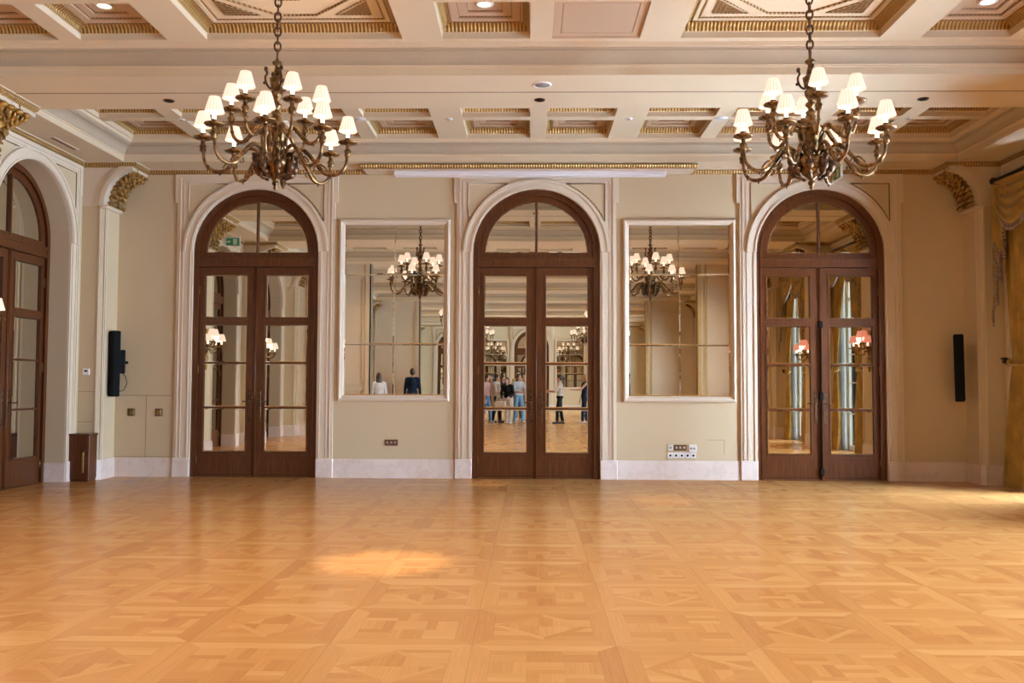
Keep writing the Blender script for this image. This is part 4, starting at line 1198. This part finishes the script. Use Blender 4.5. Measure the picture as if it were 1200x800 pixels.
m_ = MB(); m_.box(-0.025, 0.025, -0.30, 0.30, -0.008, -0.006); m_.build('slot', M['line'], b)

# ------------------------------------------------------------------ coffer downlights
dl = None
for (x, y, z, k, cm, row) in downlights:
    if k > 7: continue
    if dl is None:
        dl = empty('downlight')
        a = MB(); a.lathe([(0.062, -0.012), (0.085, -0.012), (0.09, 0.0), (0.06, 0.0)], 24); a.build('trim_ring', M['white'], dl)
        a = MB(); a.lathe([(0.0, -0.006), (0.064, -0.006), (0.064, 0.0)], 24); a.build('lens', M['lamp'], dl); o = dl
    else: o = copy_tree(dl)
    lab = 'lit recessed downlight in a coffer further down the hall'
    if k == 1: lab = 'lit recessed downlight in the ' + {-3: 'coffer left of the left chandelier', 0: 'coffer beside the flat rose panel', 4: 'coffer right of the right chandelier'}[cm] + (', row nearer the doors' if row == 0 else ', row nearer the viewer')
    place(o, (x, y, z-0.001), 0, label=lab, cat='downlight', group='coffer downlights')

# ------------------------------------------------------------------ people behind the viewer, seen in the mirrors
def skinmat(name, c): return mat(name, c, 0.5, spec=0.3, var=0.08, vscale=12)
SK = skinmat('skin_light', (0.58, 0.34, 0.24)); SK2 = skinmat('skin_tan', (0.44, 0.24, 0.15))
HAIR_D = mat('hair_dark', (0.018, 0.012, 0.010), 0.5, bump=0.3, bscale=120); HAIR_B = mat('hair_blond', (0.42, 0.27, 0.12), 0.5, bump=0.3, bscale=120); HAIR_R = mat('hair_auburn', (0.055, 0.024, 0.012), 0.5, bump=0.3, bscale=120)
def cl(name, c): return mat(name, c, 0.85, spec=0.1, var=0.12, vscale=10, bump=0.2, bscale=90)
def remesh(mb, name, m, parent, vox=0.009, smooth=2):
    o = mb.build(name, m, parent)
    r = o.modifiers.new('r', 'REMESH'); r.mode = 'VOXEL'; r.voxel_size = vox; r.use_smooth_shade = True
    if smooth: s = o.modifiers.new('s', 'SMOOTH'); s.iterations = smooth; s.factor = 0.5
    dg = bpy.context.evaluated_depsgraph_get(); me = bpy.data.meshes.new_from_object(o.evaluated_get(dg))
    o.modifiers.clear(); o.data = me; me.name = name
    if not me.materials: me.materials.append(m)
    return o
def cap(mb, a, b, ra, rb, seg=12):
    a, b = Vector(a), Vector(b); d = b-a
    mb.tube([a+d*t for t in (0, 0.25, 0.5, 0.75, 1)], [ra+(rb-ra)*t for t in (0, 0.25, 0.5, 0.75, 1)], seg)
    mb.ball(a, ra, seg, 8); mb.ball(b, rb, seg, 8)
def ik(s, h, l1, l2, pole):
    s, h = Vector(s), Vector(h); d = h-s; L = min(d.length, (l1+l2)*0.995); dn_ = d.normalized()
    a = (l1*l1-l2*l2+L*L)/(2*L); hh = math.sqrt(max(0, l1*l1-a*a)); p = Vector(pole); p = (p-dn_*p.dot(dn_)).normalized()
    return s+dn_*a+p*hh, s+dn_*L
def person(loc, face, label, H=1.65, skin=SK, hair=HAIR_D, hairlen=0.35, top=(0.8, 0.8, 0.8), legs=(0.02, 0.02, 0.02), shoes=(0.7, 0.7, 0.7), rh=(0.24, 0.10, 0.80), lh=(-0.24, 0.10, 0.80), sleeve=0.5, lean=0.0, stride=0.10, vest=None, dress=False, ponytail=False):
    """local: faces +y, right hand +x. Rest height 1.65."""
    S = H/1.65; root = empty('person', loc, face); root.scale = (S, S, S); tag(root, label, 'person', None)
    ln = lambda z: math.sin(lean)*max(0, z-0.9)
    def T(x, y, z): return (x, y+ln(z), z-(1-math.cos(lean))*max(0, z-0.9))
    b = MB()
    hipL, hipR = (-0.085, 0, 0.88), (0.085, 0, 0.88)
    feet = {}
    for sg, hip in ((-1, hipL), (1, hipR)):
        ft = Vector((sg*0.10, sg*stride, 0.075)); kn = Vector((sg*0.10, sg*stride*0.55+0.03, 0.47)); feet[sg] = (hip, kn, ft)
        cap(b, hip, kn, 0.078, 0.052); cap(b, kn, ft, 0.052, 0.034); cap(b, (kn.x, kn.y-0.02, 0.36), (ft.x, ft.y-0.005, 0.2), 0.048, 0.036)
        cap(b, ft+Vector((0, -0.03, -0.035)), ft+Vector((sg*0.02, 0.13, -0.05)), 0.034, 0.026)
    b.ball(T(0, 0, 0.93), (0.155, 0.105, 0.13), 14, 10); b.ball(T(0, 0.0, 1.08), (0.125, 0.085, 0.13), 14, 10); b.ball(T(0, 0.0, 1.25), (0.155, 0.095, 0.16), 14, 10)
    cap(b, T(-0.13, 0, 1.355), T(0.13, 0, 1.355), 0.052, 0.052); cap(b, T(0, 0, 1.36), T(0, 0.01, 1.46), 0.05, 0.045)
    hc = Vector(T(0, 0.02, 1.545)); b.ball(hc, (0.072, 0.09, 0.108), 16, 12); b.ball(hc+Vector((0, 0.03, -0.055)), (0.05, 0.055, 0.05), 12, 8)
    b.ball(hc+Vector((0, 0.098, -0.015)), (0.012, 0.018, 0.022), 8, 6)
    for sg in (-1, 1): b.ball(hc+Vector((sg*0.073, 0.0, -0.01)), (0.010, 0.02, 0.03), 8, 6)
    arms = {}
    for sg, hand in ((-1, lh), (1, rh)):
        sh = Vector(T(sg*0.165, 0, 1.345)); el, wr = ik(sh, hand, 0.28, 0.25, (sg*0.5, -0.8, -0.3)); arms[sg] = (sh, el, wr)
        cap(b, sh, el, 0.045, 0.036); cap(b, el, wr, 0.036, 0.024)
        d = (wr-el).normalized(); side = d.cross(Vector((0, 0, 1))); side = side.normalized() if side.length > 0.1 else Vector((0, 1, 0)); dn2 = side.cross(d)*(-1)
        pc = wr+d*0.05; cap(b, wr, pc+d*0.02, 0.024, 0.030)
        for fi, (o_, L) in enumerate(((-0.027, 0.062), (-0.009, 0.072), (0.010, 0.068), (0.028, 0.052))):
            p0 = pc+side*o_+d*0.02; p1 = p0+d*L*0.5+Vector((0, 0, -0.006)); p2 = p1+d*L*0.38+Vector((0, 0, -0.022))
            cap(b, p0, p1, 0.0095, 0.009, 8); cap(b, p1, p2, 0.009, 0.008, 8)
        t0 = wr+d*0.025-side*sg*0.02; t1 = t0+d*0.03-side*sg*0.03; cap(b, t0, t1, 0.012, 0.010, 8); cap(b, t1, t1+d*0.03, 0.010, 0.008, 8)
    remesh(b, 'body', skin, root, 0.0085)
    # eyes and mouth
    e = MB()
    for sg in (-1, 1): e.ball(hc+Vector((sg*0.028, 0.083, 0.012)), (0.011, 0.006, 0.006), 8, 5)
    e.build('eyes', M['black'], root)
    e = MB(); e.ball(hc+Vector((0, 0.088, -0.058)), (0.02, 0.006, 0.006), 8, 5); e.build('mouth', cl('lips_'+label[:6], (0.40, 0.10, 0.09)), root)
    # hair
    h = MB(); h.ball(hc+Vector((0, -0.018, 0.018)), (0.085, 0.098, 0.112), 16, 12)
    if ponytail:
        cap(h, hc+Vector((0, -0.09, 0.04)), hc+Vector((0, -0.16, 0.0)), 0.03, 0.035); cap(h, hc+Vector((0, -0.16, 0.0)), hc+Vector((0, -0.14, -0.30)), 0.04, 0.018)
    elif hairlen > 0.05:
        for sg in (-1, 0, 1): cap(h, hc+Vector((sg*0.05, -0.05+0.02*abs(sg), 0)), hc+Vector((sg*0.065, -0.065, -hairlen)), 0.045, 0.032)
    ho = remesh(h, 'hair', hair, root, 0.012, 1)
    # clothes
    mt = cl('top_'+label[:10], top); ml = cl('legs_'+label[:10], legs)
    t = MB(); t.ball(T(0, 0, 0.97), (0.165, 0.118, 0.12), 14, 10); t.ball(T(0, 0, 1.09), (0.145, 0.104, 0.16), 14, 10); t.ball(T(0, 0.0, 1.25), (0.172, 0.112, 0.165), 14, 10)
    cap(t, T(-0.135, 0, 1.352), T(0.135, 0, 1.352), 0.062, 0.062)
    if sleeve > 0:
        for sg in (-1, 1):
            sh, el, wr = arms[sg]
            cap(t, sh, sh+(el-sh)*min(1, sleeve*2), 0.060, 0.050)
            if sleeve > 0.5: cap(t, el, el+(wr-el)*(sleeve-0.5)*2, 0.048, 0.034)
    remesh(t, 'shirt', mt, root, 0.013, 2)
    l = MB()
    l.ball(T(0, 0, 0.93), (0.168, 0.120, 0.12), 14, 10)
    for sg in (-1, 1):
        hip, kn, ft = feet[sg]; cap(l, hip, kn, 0.092, 0.068); cap(l, kn, ft+Vector((0, 0, 0.04)), 0.068, 0.056)
    remesh(l, 'trousers', ml, root, 0.014, 2)
    if vest:
        v = MB(); v.ball(T(0, -0.01, 1.25), (0.19, 0.122, 0.17), 14, 10); v.tube([T(0, -0.02, z) for z in (1.3, 1.1, 0.9, 0.7, 0.55)], [0.14, 0.155, 0.17, 0.175, 0.18], 16)
        remesh(v, 'long_vest', cl('vest_'+label[:10], vest), root, 0.015, 2)
    s = MB()
    for sg in (-1, 1):
        ft = feet[sg][2]; cap(s, ft+Vector((0, -0.035, -0.035)), ft+Vector((sg*0.02, 0.14, -0.042)), 0.042, 0.033); 
    for i, p in enumerate(s.v): s.v[i] = (p[0], p[1], max(0.0, p[2]))
    s.build('shoes', cl('shoes_'+label[:10], shoes), root)
    return root, arms
PYB = -18.0
P = {}
DEG = math.radians
P[1] = person((-1.50, PYB-0.1, 0), DEG(-60), 'person in a rose top and jeans at the group edge', skin=SK, top=(0.50, 0.30, 0.27), legs=(0.12, 0.20, 0.32), shoes=(0.6, 0.6, 0.6), hairlen=0.2)
P[2] = person((-1.16, PYB-0.45, 0), DEG(-70), 'person in white tee and long cream vest, side on', top=(0.8, 0.8, 0.8), legs=(0.02, 0.02, 0.025), shoes=(0.03, 0.03, 0.03), vest=(0.55, 0.45, 0.32), hairlen=0.12, lh=(-0.1, 0.30, 1.05), H=1.67)
P[3] = person((-0.95, PYB-1.15, 0), DEG(-20), 'dark haired person in black standing behind the cream vest', top=(0.05, 0.05, 0.05), legs=(0.25, 0.32, 0.4), hairlen=0.35, H=1.64)
P[4] = person((-0.72, PYB+0.25, 0), DEG(15), 'person in black jacket and white trousers leaning forward', top=(0.012, 0.012, 0.014), legs=(0.78, 0.76, 0.72), shoes=(0.85, 0.85, 0.85), sleeve=0.95, lean=0.35, hairlen=0.06, hair=HAIR_R, H=1.60, rh=(0.12, 0.34, 0.95), lh=(-0.16, 0.30, 0.90))
P[5] = person((-0.38, PYB, 0), DEG(-35), 'long haired person in pale blue tee and jeans holding a phone', top=(0.55, 0.66, 0.78), legs=(0.16, 0.30, 0.45), shoes=(0.8, 0.8, 0.8), hairlen=0.30, rh=(0.12, 0.34, 1.13), lh=(-0.10, 0.28, 1.05), H=1.68)
P[6] = person((-0.15, PYB-0.5, 0), DEG(20), 'person in a beige top at the right edge of the group', top=(0.60, 0.46, 0.34), legs=(0.30, 0.26, 0.22), hair=HAIR_B, hairlen=0.15, H=1.66)
P[7] = person((1.03, PYB+0.1, 0), DEG(88), 'ponytailed person in white tee reading a sheet of paper', top=(0.82, 0.82, 0.84), legs=(0.012, 0.012, 0.014), shoes=(0.05, 0.05, 0.05), ponytail=True, hairlen=0, rh=(0.08, 0.38, 1.12), lh=(-0.10, 0.36, 1.08), H=1.66)
P[8] = person((1.90, PYB-0.2, 0), DEG(80), 'blond person in dark sleeveless overalls with one arm out', top=(0.012, 0.018, 0.035), legs=(0.012, 0.02, 0.04), hair=HAIR_B, hairlen=0.12, sleeve=0.0, rh=(0.1, 0.42, 1.15), H=1.67)
P[9] = person((-4.55, -14.3, 0), DEG(160), 'long haired person in white with back to the left mirror', top=(0.85, 0.85, 0.88), legs=(0.1, 0.1, 0.12), hair=HAIR_R, hairlen=0.34, H=1.66)
P[10] = person((-3.88, -16.9, 0), DEG(175), 'tall person in dark navy jumper with back to the left mirror', top=(0.012, 0.022, 0.045), legs=(0.05, 0.05, 0.06), hair=HAIR_R, hairlen=0.0, sleeve=0.95, H=1.84)
P[11] = person((-1.42, PYB-2.3, 0), DEG(30), 'person in grey tee at the back of the group', top=(0.3, 0.3, 0.32), legs=(0.06, 0.07, 0.1), hairlen=0.2, H=1.70)
P[12] = person((-1.02, PYB-3.0, 0), DEG(-30), 'person in a mustard shirt at the back of the group', top=(0.45, 0.30, 0.10), legs=(0.3, 0.28, 0.25), hairlen=0.1, H=1.76)
P[13] = person((-0.42, PYB-2.6, 0), DEG(10), 'tall person in a tan jacket behind the pale blue tee', top=(0.55, 0.40, 0.24), legs=(0.05, 0.05, 0.06), hairlen=0.05, sleeve=0.95, H=1.82)
def held(name, n, side, m, size, off, label, cat, tilt=(0, 0, 0)):
    root, arms = P[n]; sh, el, wr = arms[side]; S = root.scale[0]
    p = Matrix.Rotation(root.rotation_euler.z, 3, 'Z') @ ((wr+Vector(off))*S)
    o = empty(name, (root.location.x+p.x, root.location.y+p.y, p.z)); o.rotation_euler = (tilt[0], tilt[1], root.rotation_euler.z+tilt[2]); tag(o, label, cat)
    a = MB(); a.bbox(-size[0]/2, size[0]/2, -size[1]/2, size[1]/2, -size[2]/2, size[2]/2, min(size)*0.2); a.build('body' if name == 'handbag' else 'cover' if name == 'phone' else 'page', m, o)
    return o
held('phone', 5, 1, M['black'], (0.075, 0.009, 0.15), (-0.02, 0.14, 0.05), 'dark phone held up by the person in pale blue', 'phone')
held('paper_sheet', 7, 1, M['white'], (0.30, 0.21, 0.003), (-0.08, 0.27, 0.03), 'white paper sheet held by the ponytailed person', 'paper', (DEG(60), 0, DEG(50)))
bg = held('handbag', 4, -1, cl('bag_cream', (0.66, 0.60, 0.52)), (0.36, 0.12, 0.24), (0.02, 0.24, -0.22), 'cream handbag hanging from the hand of the leaning person', 'bag')
a = MB(); a.tube([(-0.12, 0, 0.11), (-0.08, 0, 0.2), (0.0, 0, 0.235), (0.08, 0, 0.2), (0.12, 0, 0.11)], 0.008, 6); a.build('handle', M['black'], bg)
bg = held('handbag', 1, -1, cl('bag_dark', (0.03, 0.035, 0.03)), (0.30, 0.12, 0.22), (-0.20, 0.02, -0.22), 'dark handbag hanging from the hand of the person in jeans', 'bag')
a = MB(); a.tube([(-0.12, 0, 0.10), (-0.08, 0, 0.2), (0.0, 0, 0.235), (0.08, 0, 0.2), (0.12, 0, 0.10)], 0.008, 6); a.build('handle', M['black'], bg)

# ------------------------------------------------------------------ lights
def light(t, loc, energy, col, **kw):
    d = bpy.data.lights.new(t.lower(), t); d.energy = energy; d.color = col
    for k_, v_ in kw.items(): setattr(d, k_, v_)
    o = bpy.data.objects.new(t.lower()+'_light', d); COL.objects.link(o); o.location = loc; return o
WARM = (1.0, 0.66, 0.38)
for (x, y, z, k) in L_:
    rot = math.radians(16) if x < CX else math.radians(-27)
    for (bx, by, bz) in bulbs:
        bx, by = bx*math.cos(rot)-by*math.sin(rot), bx*math.sin(rot)+by*math.cos(rot)
        light('POINT', (x+bx, y+by, z+bz-0.01), 2.4, WARM, shadow_soft_size=0.02)
for (x, y, z) in SCON:
    light('POINT', (x, y, z), 24, WARM, shadow_soft_size=0.05)
for (x, y, z, k, cm, row) in downlights:
    if k > 7: continue
    o = light('SPOT', (x, y, z-0.03), 178 if k < 3 else 85, (1.0, 0.74, 0.46), spot_size=DEG(95), spot_blend=0.9, shadow_soft_size=0.05)
def aim(loc, to, e, size, col=(1.0, 0.86, 0.66)):  # added narrow spots, aimed down to throw bright pools on the floor
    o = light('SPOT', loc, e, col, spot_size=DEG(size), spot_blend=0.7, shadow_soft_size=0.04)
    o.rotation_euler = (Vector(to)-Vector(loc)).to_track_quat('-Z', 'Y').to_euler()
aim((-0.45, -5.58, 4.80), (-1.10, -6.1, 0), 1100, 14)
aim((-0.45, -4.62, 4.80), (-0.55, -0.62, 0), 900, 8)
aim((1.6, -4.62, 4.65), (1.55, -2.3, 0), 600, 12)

# daylight: sky outside the right hand windows, portals in the openings
wd = bpy.data.worlds.new('daylight'); SC.world = wd; wd.use_nodes = True
t = NT(wd.node_tree); bgn = wd.node_tree.nodes['Background']
bgn.inputs[0].default_value = (0.64, 0.79, 1.0, 1); bgn.inputs[1].default_value = 100.0
for k in range(NB):
    o = light('AREA', (XR+RD+0.05, bayc(k), 2.1), 1.0, (1, 1, 1), shape='RECTANGLE', size=4.2, size_y=1.8)
    o.rotation_euler = (0, PI/2, 0); o.data.cycles.is_portal = True

# ------------------------------------------------------------------ camera
cam = bpy.data.cameras.new('camera'); co = bpy.data.objects.new('camera', cam); COL.objects.link(co)
cam.sensor_width = 36; cam.lens = 1060/1200*36; cam.clip_start = 0.05; cam.clip_end = 200
co.matrix_world = Matrix.Translation((0, -13.0, 1.35)) @ Matrix.Rotation(DEG(1.135), 4, 'Z') @ Matrix.Rotation(DEG(92.70), 4, 'X') @ Matrix.Rotation(DEG(0.22), 4, 'Z')
SC.camera = co
SC.view_settings.view_transform = 'Standard'; SC.view_settings.look = 'None'; SC.view_settings.gamma = 1; SC.view_settings.use_curve_mapping = False
SC.view_settings.exposure = 0.0
cy = SC.cycles; cy.max_bounces = 10; cy.diffuse_bounces = 5; cy.glossy_bounces = 7; cy.transparent_max_bounces = 8; cy.transmission_bounces = 4
cy.use_denoising = True; cy.caustics_reflective = False; cy.caustics_refractive = False; cy.sample_clamp_indirect = 4
